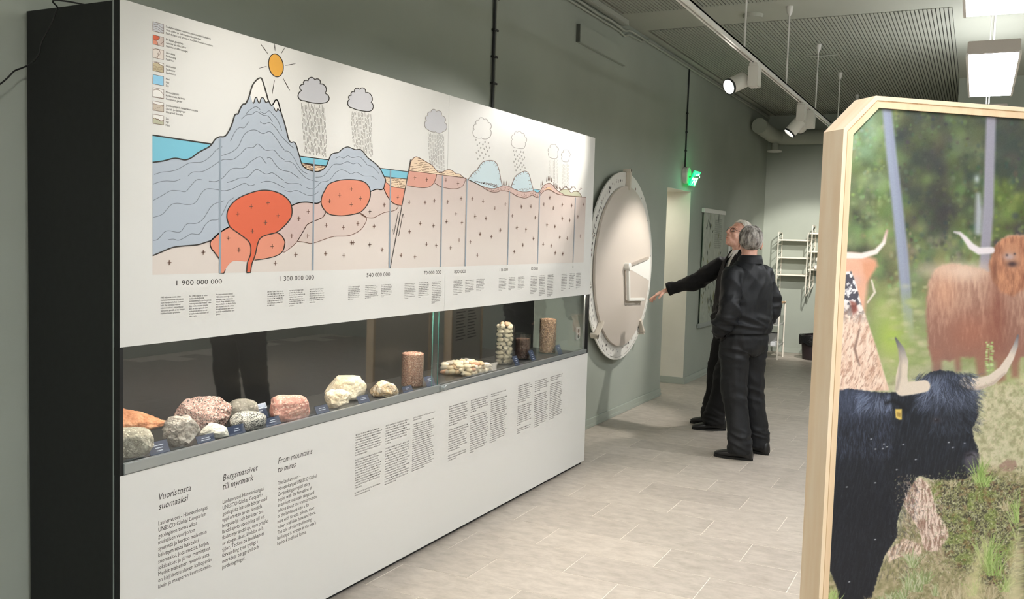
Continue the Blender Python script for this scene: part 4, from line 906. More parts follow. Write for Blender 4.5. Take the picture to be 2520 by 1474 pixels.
def ico(sub):
    if sub not in _ico:
        bm=bmesh.new(); bmesh.ops.create_icosphere(bm,subdivisions=sub,radius=1); _ico[sub]=(np.array([v.co[:] for v in bm.verts]),[tuple(v.index for v in f.verts) for f in bm.faces]); bm.free()
    return _ico[sub]
def rock_mesh(seed,sx,sy,sz,lump=.18,freq=1.3,cuts=0,rough=.02,roundness=2.0,sub=5,top=None,profile=None):
    """half extents sx, sy and full height sz, resting on z = 0"""
    D,F=ico(sub); r=random.Random(seed); o=Vector((r.uniform(-50,50),r.uniform(-50,50),r.uniform(-50,50)))
    V=np.sign(D)*np.abs(D)**(2/roundness); 
    V=V/ (np.abs(V)**roundness).sum(1,keepdims=True)**(1/roundness)
    out=np.empty_like(V)
    for i,v in enumerate(V):
        d=Vector(D[i]); k=1+lump*mnoise.noise(d*freq+o)+lump*.45*mnoise.noise(d*freq*2.3+o)+rough*(mnoise.noise(d*8+o)+.7*mnoise.noise(d*17+o)+.5*mnoise.noise(d*34+o)); out[i]=v*k
    for c in range(cuts):
        n=Vector((r.gauss(0,1),r.gauss(0,1),r.gauss(0,.8))).normalized(); h=r.uniform(.62,.9); nn=np.array(n); s=out@nn
        wob=np.array([mnoise.noise(Vector(p)*4+o)*.05 for p in out]); ex=np.maximum(0,s-(h+wob)); out-=ex[:,None]*nn*.92
    if profile is not None: out=profile(out)
    mn,mx=out.min(0),out.max(0); out=(out-(mn+mx)/2)/((mx-mn)/2)
    out=out*np.array((sx,sy,sz/2)); out[:,2]+=sz/2; lo=sz*.1; z=out[:,2]; out[:,2]=np.where(z<lo,lo*.35+ (z-0)*.65*(z/lo),z); out[:,2]-=out[:,2].min()
    return mesh(out,F,'rock')
def at_case(px,py): 
    p=onp(px,py,2,FZ); return p
def kscale(p): return FPX/((p-CAM).dot(_F))
def rock(name,label,px,py,w,h,dep,m,seed,y=None,dz=0,flat=False,tilt=0,rot=0,**kw):
    p=at_case(px,py)
    k=kscale(p); view=math.atan2(p.y-CY,p.x-CX); sx=w/2/k; sz=h/k
    me=rock_mesh(seed,sx,sx*dep,sz,**kw); o=obj(name,me,m,None,smooth=not flat)
    if flat: shade_auto(me,28)
    o.location=(p.x,p.y,FZ+dz); o.rotation_euler=(0,tilt,view-math.pi/2+rot)
    return tag(o,label,'rock')
gran=rockmat('rock_pink_granite',[(150,118,110),(196,160,150),(214,186,178)],30,[(260,(92,86,86),.20),(220,(226,210,200),.22)],(90,1.0))
grey=rockmat('rock_grey',[(116,114,106),(152,149,140),(178,174,164)],26,[(140,(186,182,172),.1)],(70,.7))
dior=rockmat('rock_speckled',[(190,190,182),(214,214,206)],60,[(330,(76,78,78),.28),(380,(112,112,110),.18)],(90,.4))
oran=rockmat('rock_orange_sandstone',[(168,104,68),(212,148,108),(228,178,140)],26,None,(60,1.0))
jagm=rockmat('rock_quartz_grey',[(96,86,80),(168,162,154),(220,216,208)],22,None,(50,1.0))
whit=rockmat('rock_white',[(206,204,192),(232,232,222)],12,None,(40,.5))
redm=rockmat('rock_red_sandstone',[(164,108,98),(200,146,134),(222,186,172)],18,[(160,(226,192,178),.1)],(60,1.0))
crem=rockmat('rock_cream',[(196,176,140),(232,220,194),(242,236,218)],14,None,(45,1.0))
cong=rockmat('rock_conglomerate',[(150,130,112),(200,182,158),(214,186,130)],28,[(60,(226,218,204),.25)],(60,1.0))
boul=rockmat('rock_banded_grey',[(112,108,96),(160,156,142),(186,182,168)],30,[(180,(204,200,184),.12)],(55,.9))
def wedge(out): 
    out=out.copy(); out[:,2]*=np.clip(1.0-.55*(out[:,0]+.1),.35,1.25); return out
def peak(out):
    out=out.copy(); t=np.clip((out[:,2]+1)/2,0,1); out[:,0]*=1-.5*t; out[:,0]-=.15*t; return out
rock('boulder','rounded grey-olive boulder in the lower left corner of the glass case',314,1126,122,76,.62,boul,11,lump=.10,roundness=3.0,rough=.02)
rock('sandstone_block','rough orange sandstone block behind the grey boulder at the left end of the case',322,1082,176,84,.42,oran,12,lump=.25,cuts=4,rough=.07,profile=wedge)
rock('quartz_lump','jagged grey and white stone in front of the big pink granite',446,1098,90,80,.72,jagm,13,lump=.28,cuts=7,rough=.07,flat=True)
rock('granite_block','largest stone, a rough pink granite block with dark grains',498,1058,142,86,.55,gran,24,lump=.22,cuts=5,rough=.05,flat=True)
rock('white_stone','small white stone tucked below the pink granite',529,1076,72,37,.8,whit,15,lump=.2,cuts=4,rough=.03,flat=True,profile=peak)
rock('grey_cobble','smooth plain grey cobble behind the speckled stone',597,1034,76,54,.72,grey,16,lump=.06,roundness=2.6,rough=.006)
rock('speckled_cobble','smooth black and white speckled oval cobble',611,1057,90,47,.66,dior,17,lump=.06,roundness=2.3,rough=.006,rot=.25)
rock('red_cobble','big rounded pinkish red sandstone cobble standing alone',713,1034,98,67,.72,redm,18,lump=.14,roundness=2.7,rough=.02)
rock('cream_stone','large bright cream stone with a smooth rounded top',850,985,102,62,.55,crem,19,lump=.16,cuts=2,roundness=2.8,rough=.03)
rock('cream_chunk','smaller cream chunk leaning in front of the large cream stone',831,1004,66,50,.6,crem,20,lump=.2,cuts=3,rough=.03)
rock('conglomerate_stone','small rough pebbly stone beside the jar of reddish sand',946,977,70,44,.8,cong,21,lump=.2,cuts=3,rough=.06,profile=peak)
# glass jars
def jar(name,px,py,wpx,hpx,label,t=.003,rimr=1.0):
    p=at_case(px,py); k=kscale(p); r=wpx/2/k; h=hpx/k
    b=MB(); b.lathe([(r*.98,0),(r,.004),(r*rimr,h),(r*rimr-t,h),(r-t,.007),(0,.007)],(0,0,0),48)
    o=b.build(name,M['jarglass'],smooth=True); o.location=(p.x,p.y,FZ); tag(o,label,'jar','glass vessels in the case'); return p,r-t-.0006,h
def fillstuff(name,p,r,z0,h,m,label,cat,seed,bumpy=.004,dome=.006,n=56,rows=26):
    V=[];F=[]; o=Vector((seed,2*seed,0))
    for j in range(rows+1):
        z=z0+(h-z0)*j/rows
        for k in range(n):
            a=2*math.pi*k/n; q=Vector((math.cos(a),math.sin(a),0)); d=mnoise.noise(Vector((q.x*r*90,q.y*r*90,z*90))+o)
            rr=r-.0003-max(0,d)*bumpy*.5; V.append((rr*q.x,rr*q.y,z))
    for j in range(rows):
        for k in range(n): F.append((j*n+k,j*n+(k+1)%n,(j+1)*n+(k+1)%n,(j+1)*n+k))
    base=rows*n; prev=base
    for i in range(1,7):
        f=1-i/6.5
        for k in range(n):
            a=2*math.pi*k/n; x,y=r*f*math.cos(a),r*f*math.sin(a); V.append((x,y,h+dome*(1-f*f)+bumpy*mnoise.noise(Vector((x*120,y*120,5))+o)))
        cur=len(V)-n
        for k in range(n): F.append((prev+k,prev+(k+1)%n,cur+(k+1)%n,cur+k))
        prev=cur
    F.append(tuple(range(prev,prev+n))); F.append(tuple(range(n-1,-1,-1)))
    o_=obj(name,mesh(V,F),m,None,smooth=True); o_.location=(p.x,p.y,FZ); return tag(o_,label,cat,kind='stuff')
p,r,h=jar('glass_jar',1014,951,57,81,'clear glass jar filled with reddish coarse sand')
fillstuff('coarse_sand',p,r,.008,h+.003,rockmat('fill_red_sand',[(150,104,90),(190,144,126),(206,168,150)],160,[(260,(120,80,70),.2),(240,(216,190,176),.15)],(160,1.0)),'coarse reddish sand heaped to the rim of the left glass jar','sand',3,.004,.006)
p,r,h=jar('glass_cylinder',1240,896,47,97,'tall clear glass cylinder packed with pale broken stones')
pale=rockmat('pale_broken_stone',[(196,182,156),(224,214,192),(232,226,210)],25,None,(60,.6)); warm=rockmat('warm_broken_stone',[(206,170,140),(228,200,172)],25,None,(60,.6))
pm_=[rock_mesh(200+i,.5,.5,1,lump=.25,cuts=5,rough=.03,sub=2) for i in range(6)]
rnd=random.Random(9); lev=0; z=.008; cnt=0
while z<h-.012:
    m=5; s=r*.66; a0=rnd.uniform(0,6)
    for k in range(m):
        a=a0+2*math.pi*k/m+rnd.uniform(-.15,.15); sx=s*rnd.uniform(.85,1.12); rad=r-sx*.52
        o=obj('pale_stone',pm_[rnd.randrange(6)],None,None); 
        if not o.data.materials: o.data.materials.append(pale)
        o.scale=(sx,sx*rnd.uniform(.7,.95),s*rnd.uniform(.7,.85)); o.rotation_euler=(0,0,rnd.uniform(0,6))
        o.location=(p.x+rad*math.cos(a),p.y+rad*math.sin(a),FZ+z+rnd.uniform(-.003,.003)); shade_auto(o.data,30)
        tag(o,'pale broken stone packed inside the tall glass cylinder','stone','pale stones in the tall glass cylinder'); cnt+=1
    z+=s*.72
for k,(dx,dy,m_,lab) in enumerate(((-.02,.012,warm,'left warm-toned stone poking out of the tall glass cylinder'),(.022,-.012,warm,'right orange-tinted stone poking out of the tall glass cylinder'))):
    me=rock_mesh(300+k,.5,.5,1,lump=.2,cuts=5,sub=3); o=obj('top_stone',me,m_,None); shade_auto(me,30); o.scale=(.042,.032,.036); o.location=(p.x+dx,p.y+dy,FZ+h-.012); o.rotation_euler=(.2,.2,k*2.); tag(o,lab,'stone')
p,r,h=jar('glass_tumbler',1285,884,38,64,'short clear glass tumbler half filled with dark brown peat',rimr=1.05)
fillstuff('dark_peat',p,r,.008,h*.8,rockmat('fill_peat',[(52,36,30),(84,58,48),(104,74,62)],120,None,(120,1.0)),'dark brown peat in the short glass tumbler','peat',5,.003,.003)
p,r,h=jar('glass_cylinder',1346.5,869,43,85,'tall clear glass cylinder full of brown fibrous moss at the right end')
fillstuff('moss_fibre',p,r,.008,h-.003,rockmat('fill_fibre',[(96,66,52),(168,130,98),(190,156,120)],70,[(150,(110,64,52),.2),(140,(206,176,146),.2)],(90,1.2)),'brown dried moss fibres filling the rightmost glass cylinder','moss',8,.006,.004)
b=MB(); rnd=random.Random(12)
for k in range(420):
    a=rnd.uniform(0,2*math.pi); z=rnd.uniform(.4*h,h*.99) if rnd.random()<.7 else rnd.uniform(.02,h*.5); da=rnd.uniform(-.35,.35); dz=rnd.uniform(-.02,.02); rr=r-.0008
    q=[(rr*math.cos(a+da*t)-.0006*math.sin(3*t),rr*math.sin(a+da*t),min(h,max(.01,z+dz*t))) for t in (0,.5,1)]
    b.tube(q,.0009,4)
o=b.build('moss_strands',rockmat('fibre_strand',[(104,58,46),(176,128,100)],60,None,(60,.3)),fix=False); o.location=(p.x,p.y,FZ); tag(o,'loose reddish moss strands pressed against the rightmost glass cylinder','moss',kind='stuff')
# glass dish of pebbles
X0,X1,Y0,Y1,TH=2.40,2.73,.062,.30,.062
td=MB(); t=.003
def rrect(x0,x1,y0,y1,rad,n=5):
    P=[]
    for cx_,cy_,a0 in ((x1-rad,y1-rad,0),(x0+rad,y1-rad,90),(x0+rad,y0+rad,180),(x1-rad,y0+rad,270)):
        for i in range(n+1):
            a=math.radians(a0+90*i/n); P.append((cx_+rad*math.cos(a),cy_+rad*math.sin(a)))
    return P
rings=[(0,0.006),(.0,0),(.004,TH),(.0085,TH+.002),(.0085,TH-.001),(.001,TH-.003),(-.003,.004)]
V=[];F=[]
for dxy,z in [( -.012,0),(0.0,.002),(.004,TH),(.009,TH+.002),(.009,TH-.001),(.0005,TH-.003),(-.0035,.005),(-.014,.004)]:
    V+= [(x,y,FZ+z) for x,y in rrect(X0-dxy,X1+dxy,Y0-dxy,Y1+dxy,.03)]
n=len(rrect(0,1,0,1,.1))
for i in range(7): F+=[(i*n+k,i*n+(k+1)%n,(i+1)*n+(k+1)%n,(i+1)*n+k) for k in range(n)]
F.append(tuple(range(n-1,-1,-1))); F.append(tuple(range(7*n,8*n)))
tag(obj('glass_dish',mesh(V,F),M['jarglass'],None,smooth=True),'rectangular clear glass dish of rounded pebbles','dish','glass vessels in the case')
pebc=[rockmat('pebble_%d'%i,[tuple(max(0,v-22) for v in c),c],20,None,(40,.2),.55) for i,c in enumerate([(226,214,188),(214,190,160),(206,160,134),(190,186,176),(232,224,206),(196,172,140)])]
pmesh=[rock_mesh(400+i,.5,.5,1,lump=.07,roundness=2.2,rough=.004,sub=3) for i in range(12)]
for i,mm in enumerate(pmesh): mm.materials.append(pebc[(0,4,1,0,3,2,4,0,5,1,4,0)[i]]); mm.polygons.foreach_set('use_smooth',[True]*len(mm.polygons))
k=0
for lay,(nx,ny,z) in enumerate(((8,6,.006),(7,5,.026),(6,4,.045))):
    for i in range(nx):
        for j in range(ny):
            u=(i+.5)/nx; v=(j+.5)/ny; 
            if lay==2 and rnd.random()<.25: continue
            o=obj('pebble',pmesh[k%12],None,None); s=rnd.uniform(.034,.052)
            if k%17==5: s*=1.35
            o.scale=(s,s*rnd.uniform(.68,.85),s*rnd.uniform(.5,.62)); o.rotation_euler=(rnd.uniform(-.2,.2),rnd.uniform(-.2,.2),rnd.uniform(0,6))
            m_=.022; o.location=(X0+m_+(X1-X0-2*m_)*u+rnd.uniform(-.006,.006),Y0+m_+(Y1-Y0-2*m_)*v+rnd.uniform(-.006,.006),FZ+z+rnd.uniform(0,.004))
            tag(o,'smooth pale rounded pebble heaped in the glass dish','pebble','pebbles in the glass dish'); k+=1
# label stands: navy card in a clear bent holder
M['navy']=mat('navy_card',(52,64,88),.5); M['acryl']=glassmat('clear_acrylic',(228,232,240),1.45); M['cardink']=mat('card_white_print',(224,228,232),.5)
cards=[((397,1122),62,34,'at the foot of the grey boulder'),((511,1096),50,24,'below the small white stone'),((588,1076),46,28,'in front of the speckled cobble'),((648,1031),30,34,'between the grey and red cobbles'),((676,1052),40,24,'to the left below the red cobble'),((797,1021),40,22,'between the red cobble and the cream stones'),((898,994),36,20,'right of the large cream stone'),((1006,967),30,16,'in front of the jar of reddish sand'),((1062,951),28,24,'beside the glass joint and lock'),((1275,901),17,24,'right of the tall cylinder of pale stones'),((1314,887),17,24,'right of the glass tumbler of peat'),((1380,872),17,22,'right of the cylinder of moss fibres')]
for i,((px,py),w,hh,where) in enumerate(cards):
    p=at_case(px,py); k=kscale(p); view=math.atan2(p.y-CY,p.x-CX); e=empty('label_stand',(p.x,max(p.y,.06),FZ+.0),0); W=.068 if i!=3 else .05; H=hh/k*1.0
    W=min(.085,w/k/max(.5,math.cos(view)*0+ .72)); lean=.45*H
    b=MB(); b.add([(-W/2,0,.001),(W/2,0,.001),(W/2,lean,H),(-W/2,lean,H),(-W/2,.0018,.001),(W/2,.0018,.001),(W/2,lean+.0018,H),(-W/2,lean+.0018,H)],[(0,1,2,3),(7,6,5,4),(0,4,5,1),(1,5,6,2),(2,6,7,3),(3,7,4,0)])
    cd=b.build('card',M['navy'],e)
    b=MB(); e2=.004
    prof=[(-.002,0),(lean,H+e2),(2*lean+.002,0)]
    for (y0,z0),(y1,z1) in zip(prof[:-1],prof[1:]):
        b.add([(-W/2-e2,y0-.001,z0),(W/2+e2,y0-.001,z0),(W/2+e2,y1-.001,z1),(-W/2-e2,y1-.001,z1)],[(0,1,2,3)])
    b.build('clear_holder',M['acryl'],e,fix=False)
    b=MB(); rr=random.Random(i); nl=rr.choice((2,3,4)) if hh>22 else 2
    for j in range(nl):
        v=.72-j*.18; ww=W*rr.uniform(.12,.3); off=0
        b.add([(-ww,lean*v-.0016,H*v),(ww,lean*v-.0016,H*v),(ww,lean*(v+.06)-.0016,H*(v+.06)),(-ww,lean*(v+.06)-.0016,H*(v+.06))],[(0,1,2,3)])
    b.build('card_print',M['cardink'],cd,fix=False)
    tag(e,'small navy label card in a clear stand '+where,'label card','label cards in the case')
# ================================================================ FREESTANDING FRAMED PRINTS
M['birch']=mat('birch_ply',(240,212,174),.5,noise=((2,30,3),.08,5),c2=(246,224,192)); M['plyedge']=mat('ply_edge',(176,134,88),.6,noise=((60,3,3),.1),c2=(206,166,120)); M['birchlight']=mat('birch_front',(230,198,158),.5,noise=((40,40,2),.06,5),c2=(236,208,170))
FA=Vector((.473,-2.088,0)); FD=Vector((.667,-.745,0)).normalized(); FN=Vector((-.745,-.667,0)).normalized()   # front-left edge, direction along the face, facing
FW,FH,FT,CHA=1.02,1.99,.088,.09
def framed_panel(origin,direction,normal,W,H,T,ch,zb,name,label,front=None,back=None,pedestal=True):
    """octagonal plywood box frame: boards around the edge, front trim and a recessed face on both sides. local x along face, local y = -normal (into the panel)"""
    e=empty(name,origin,math.atan2(direction.y,direction.x))
    out=[(0,zb+ch),(0,H-ch),(ch,H),(W-ch,H),(W,H-ch),(W,zb+ch),(W-ch,zb),(ch,zb)]
    def inset(d):
        k=d*math.tan(math.radians(22.5)); return [(d,zb+ch+k),(d,H-ch-k),(ch+k,H-d),(W-ch-k,H-d),(W-d,H-ch-k),(W-d,zb+ch+k),(W-ch-k,zb+d),(ch+k,zb+d)]
    i1=inset(.011); i2=inset(.03)
    names=['side_board','corner_board','top_board','corner_board','side_board','corner_board','bottom_board','corner_board']
    for k in range(8):
        a,b_=out[k],out[(k+1)%8]; c,d=i1[(k+1)%8],i1[k]
        v=[(x,y,z) for y in (0,T) for x,z in (a,b_,c,d)]
        me=MB().add(v,[(0,1,2,3),(7,6,5,4),(0,4,5,1),(1,5,6,2),(2,6,7,3),(3,7,4,0)]); me.build(names[k],M['birch'],e)
        a,b_=i1[k],i1[(k+1)%8]; c,d=i2[(k+1)%8],i2[k]
        for y0,y1 in ((.0015,.012),(T-.012,T-.0015)):
            v=[(x,y,z) for y in (y0,y1) for x,z in (a,b_,c,d)]
            MB().add(v,[(0,1,2,3),(7,6,5,4),(0,4,5,1),(1,5,6,2),(2,6,7,3),(3,7,4,0)]).build('face_trim',M['birchlight'],e)
        # thin darker ply edge line
        o1=inset(.0112); o2=inset(.0135)
        v=[(x,y,z) for y in (.0008,.0016) for x,z in (o1[k],o1[(k+1)%8],o2[(k+1)%8],o2[k])]
        MB().add(v,[(0,1,2,3),(7,6,5,4),(0,4,5,1),(1,5,6,2),(2,6,7,3),(3,7,4,0)]).build('ply_line',M['plyedge'],e)
    MB().prism(inset(.028),.014,T-.014).build('core_panel',M['wlac'] if back is None else back,e)
    tag(e,label,'framed panel','plywood framed panels'); return e,inset(.0295)
cow,cin=framed_panel(FA,FD,FN,FW,FH,FT,CHA,.02,'framed_print','plywood frame holding a large photo print of highland cattle in a forest')
# ---- the print itself: a fine colour mesh, painted in numpy
class Noise2:
    def __init__(s,seed): s.t=np.random.default_rng(seed).random((257,257))
    def __call__(s,x,y):
        x=np.asarray(x,float)%256; y=np.asarray(y,float)%256; xi=x.astype(int); yi=y.astype(int); fx=x-xi; fy=y-yi; fx=fx*fx*(3-2*fx); fy=fy*fy*(3-2*fy); t=s.t
        return (t[yi,xi]*(1-fx)+t[yi,xi+1]*fx)*(1-fy)+(t[yi+1,xi]*(1-fx)+t[yi+1,xi+1]*fx)*fy
_n=[Noise2(i) for i in range(8)]
def fbm(x,y,o=4,s=0):
    r=0;a=.5;tot=0
    for i in range(o): r=r+a*_n[(i+s)%8](x*2**i+17*i,y*2**i+31*i); tot+=a; a*=.5
    return r/tot
fx_=np.concatenate([np.arange(.0295,.645,.0019),np.arange(.645,FW-.0295,.012)]); fz_=np.arange(.02+.0295,FH-.0295,.0019)
UU,ZZ=np.meshgrid(fx_,fz_)
Wx=FA.x+FD.x*UU-0*ZZ; Wy=FA.y+FD.y*UU; dX=Wx-CX; dY=Wy-CY; dZ=ZZ-CZ
zc=dX*_F.x+dY*_F.y+dZ*_F.z; PX=1260+FPX*(dX*_R.x+dY*_R.y+dZ*_R.z)/zc; PY=737-FPX*(dX*_U.x+dY*_U.y+dZ*_U.z)/zc   # where each point of the print was measured in the photograph
IMG=np.zeros(PX.shape+(3,))
def mix(c,a): 
    a=np.clip(a,0,1)[...,None]; IMG[:]=IMG*(1-a)+np.asarray(c,float)*a
def sdpoly(pts):
    P=np.array(pts,float); n=len(P); x0,y0=P.min(0)-60; x1,y1=P.max(0)+60
    D=np.full(PX.shape,999.); m=(PX>x0)&(PX<x1)&(PY>y0)&(PY<y1); x=PX[m]; y=PY[m]; d=np.full(x.shape,1e18); s=np.ones(x.shape,bool)*False
    for i in range(n):
        a=P[i]; b=P[i-1]; e=b-a; wx=x-a[0]; wy=y-a[1]; t=np.clip((wx*e[0]+wy*e[1])/(e@e+1e-12),0,1); d=np.minimum(d,(wx-e[0]*t)**2+(wy-e[1]*t)**2)
        c=((a[1]>y)!=(b[1]>y)); 
        with np.errstate(divide='ignore',invalid='ignore'): xs=(b[0]-a[0])*(y-a[1])/(b[1]-a[1])+a[0]
        s^=c&(x<xs)
    D[m]=np.where(s,-1,1)*np.sqrt(d); return D
def pol(pts,c,soft=1.5,al=1,wob=0,ws=.12):
    D=sdpoly(pts)
    if wob: D=D+wob*(fbm(PX*ws,PY*ws,3,2)-.5)*2
    a=np.clip(.5-D/(2*soft),0,1)*al; mix(c,a); return D
def polmix(pts,ca,cb,t,soft=1.5,wob=0,ws=.12,al=1):
    D=sdpoly(pts)
    if wob: D=D+wob*(fbm(PX*ws,PY*ws,3,2)-.5)*2
    a=np.clip(.5-D/(2*soft),0,1)*al; t=np.clip(t,0,1)[...,None]; c=np.asarray(ca,float)*(1-t)+np.asarray(cb,float)*t; a=a[...,None]; IMG[:]=IMG*(1-a)+c*a; return D
def blob(x,y,rx,ry,c,al): mix(c,al*np.exp(-(((PX-x)/rx)**2+((PY-y)/ry)**2)))
def limb(pts,c,soft=1.5,al=1,tip=None):   # pts: (x,y,halfwidth)
    D=np.full(PX.shape,999.); T=np.zeros(PX.shape); n=len(pts)-1
    for i in range(n):
        a=np.array(pts[i][:2],float); b=np.array(pts[i+1][:2],float); e=b-a; wx=PX-a[0]; wy=PY-a[1]; t=np.clip((wx*e[0]+wy*e[1])/(e@e),0,1); d=np.hypot(wx-e[0]*t,wy-e[1]*t)-(pts[i][2]*(1-t)+pts[i+1][2]*t); k=d<D; D=np.where(k,d,D); T=np.where(k,(i+t)/n,T)
    a=np.clip(.5-D/(2*soft),0,1)*al
    if tip is not None:
        u=np.clip((T-tip[1])/(1-tip[1]),0,1)[...,None]; cc=np.asarray(c,float)*(1-u)+np.asarray(tip[0],float)*u
        sh=np.clip(.75-.5*D/10*0,0,1); IMG[:]=IMG*(1-a[...,None])+cc*a[...,None]
    else: mix(c,a)
    return D
def strokes(n,box,ang,L,cs,al,w=.7,seed=0):
    r=np.random.default_rng(seed); px0,px1,py0,py1=box; H_,W_=PX.shape
    for k in range(n):
        x=r.uniform(px0,px1); y=r.uniform(py0,py1); a0=ang(x,y)+r.normal(0,.16); l=r.uniform(.5,1.2)*L; cv=r.normal(0,.012)
        m=int(l/.9); t=np.arange(m); th=a0+cv*t; xs=x+np.cumsum(np.cos(th))*.9; ys=y+np.cumsum(np.sin(th))*.9
        c=np.asarray(cs[r.integers(len(cs))],float); yield xs,ys,c,al*np.sin(np.pi*(t+1)/(m+1))
# nearest-cell lookup from measured position to cell
_pl=[]
def cell(xs,ys):
    # invert through the print plane
    d0=np.array(_F)[None]+np.array(_R)[None]*((xs-1260)/FPX)[:,None]-np.array(_U)[None]*((ys-737)/FPX)[:,None]
    nrm=np.array(FN); t=((np.array(FA)-np.array(CAM))[:2]@nrm[:2])/(d0[:,:2]@nrm[:2]); P=np.array(CAM)[None]+d0*t[:,None]
    u=(P[:,:2]-np.array(FA)[None,:2])@np.array(FD)[:2]; z=P[:,2]; return np.round((z-fz_[0])/.0019).astype(int),np.round((u-fx_[0])/.0019).astype(int),(u<.64)&(u>fx_[0])&(z>fz_[0])&(z<fz_[-1])
def draw(gen):
    for xs,ys,c,al in gen:
        if len(xs)<2: continue
        i,j,ok=cell(xs,ys); i,j,al=i[ok],j[ok],al[ok]
        if len(i): IMG[i,j]=IMG[i,j]*(1-al[:,None])+c*al[:,None]
# forest out of focus: many soft discs of leaf colour
def cell1(x,y):
    i,j,_=cell(np.array([float(x)]),np.array([float(y)])); return int(i[0]),int(j[0])
def fblob(x,y,rx,ry,c,al,p=2.0):
    i,j=cell1(x,y); R=int(2.6*max(rx,ry)/1.7)+2; i0,i1,j0,j1=max(0,i-R),min(PX.shape[0],i+R),max(0,j-R),min(PX.shape[1],j+R)
    if i0>=i1 or j0>=j1: return
    w=al*np.exp(-(((PX[i0:i1,j0:j1]-x)/rx)**2+((PY[i0:i1,j0:j1]-y)/ry)**2)**(p/2))[...,None]; IMG[i0:i1,j0:j1]=IMG[i0:i1,j0:j1]*(1-w)+np.asarray(c,float)*w
n1=fbm(PX/60,PY/60,4,0); n2=fbm(PX/26+5,PY/26,3,1); n3=fbm(PX/110,PY/140,3,3)
IMG[:]=(70,76,58); mix((50,54,50),np.clip((n1-.46)*2.5,0,1)); mix((96,108,68),np.clip((n2-.46)*2.2,0,.7))
_r=np.random.default_rng(21)
zones=[((2060,2215,262,600),[(128,148,98),(100,122,70),(146,162,112),(86,102,64),(112,126,88)],190),((2060,2160,262,380),[(146,170,144),(128,154,122)],30),((2215,2350,262,640),[(50,52,52),(66,74,56),(84,98,60),(42,44,46),(58,56,56),(104,118,72)],190),((2340,2440,262,640),[(60,70,52),(82,96,62),(50,56,50),(104,118,78),(72,84,60)],120),((2445,2560,262,460),[(52,58,54),(68,80,62),(46,48,52)],60),((2445,2560,440,600),[(102,122,56),(72,88,44),(58,50,62),(124,140,70)],60),((2240,2440,570,780),[(110,124,74),(134,148,94),(148,148,122),(94,108,64)],120),((2130,2240,580,800),[(104,110,76),(126,136,90),(114,102,84),(140,152,100)],90),((2560,2900,262,800),[(70,84,56),(104,118,72),(54,58,50)],60)]
for (x0,x1,y0,y1),cs,n in zones:
    for k in range(n):
        q=_r.uniform(6,26); fblob(_r.uniform(x0,x1),_r.uniform(y0,y1),q*_r.uniform(.7,1.3),q*_r.uniform(.8,1.4),np.array(cs[_r.integers(len(cs))])+_r.normal(0,6,3),_r.uniform(.25,.65),3.0)
for (x0,x1,y0,y1),cs,n in zones[:8]:
    for k in range(n):
        q=_r.uniform(2.5,7); fblob(_r.uniform(x0,x1),_r.uniform(y0,y1),q,q*_r.uniform(.8,1.5),np.array(cs[_r.integers(len(cs))])+_r.normal(6,10,3),_r.uniform(.25,.55),3.0)
for a in [(2285,400,40,90,(46,46,50),.6),(2310,520,36,90,(48,46,48),.55),(2275,440,26,30,(96,114,62),.45),(2500,330,40,50,(50,58,52),.5),(2270,560,24,16,(150,150,108),.45),(2290,440,10,12,(120,134,84),.4)]: fblob(*a)
limb([(2187,262,11),(2199,380,12.5),(2213,500,13),(2226,620,13.5),(2236,740,13),(2243,830,12)],(140,146,164),4)
limb([(2193,262,3),(2205,380,3),(2220,500,3),(2233,620,3),(2242,740,3)],(122,126,146),5,.5)
limb([(2445,285,12),(2441,420,12.5),(2438,520,13),(2432,600,13),(2428,680,13)],(142,138,150),4); limb([(2413,480,5),(2415,520,9),(2413,570,8)],(176,178,188),6,.8); blob(2410,440,7,10,(190,196,204),.7)
# meadow
g=np.clip((PY-690)/120,0,1)*np.clip((PY-640)/60,0,1); mix((150,158,110),g*.75); mix((186,184,136),np.clip((PY-800)/140,0,1)*.75*(.5+n1)); mix((124,140,84),np.clip((n2-.5)*3,0,.6)*g); mix((198,188,160),np.clip((PY-900)/80,0,1)*.6)
nz=fbm(PX/9,PY/9,4,2); mix((132,126,92),np.clip((nz-.5)*2.5,0,.6)*np.clip((PY-880)/80,0,1)); mix((212,200,176),np.clip((.48-nz)*2.5,0,.5)*np.clip((PY-900)/80,0,1))
blob(2200,830,36,60,(164,184,80),.8); blob(2180,760,30,40,(160,176,96),.6)
for k in range(260):
    y=_r.uniform(700,960); x=_r.uniform(2180,2540); q=_r.uniform(3,12); fblob(x,y,q*1.5,q*.8,[(176,180,126),(150,162,98),(196,190,150),(134,150,90),(188,176,140)][_r.integers(5)],_r.uniform(.2,.55),3.)
# pale animal at the left
polmix([(2060,628),(2100,622),(2135,628),(2160,638),(2165,655),(2150,665),(2140,700),(2132,780),(2060,800)],(228,184,158),(206,140,110),n1*1.2,6); limb([(2080,628,8),(2125,630,7),(2160,620,6),(2180,598,4.5),(2188,568,3)],(230,214,206),2.5,1,((186,150,140),.75)); pol([(2128,645),(2160,645),(2158,665),(2140,690),(2130,670)],(212,150,118),4); blob(2110,690,14,14,(206,180,176),.6)
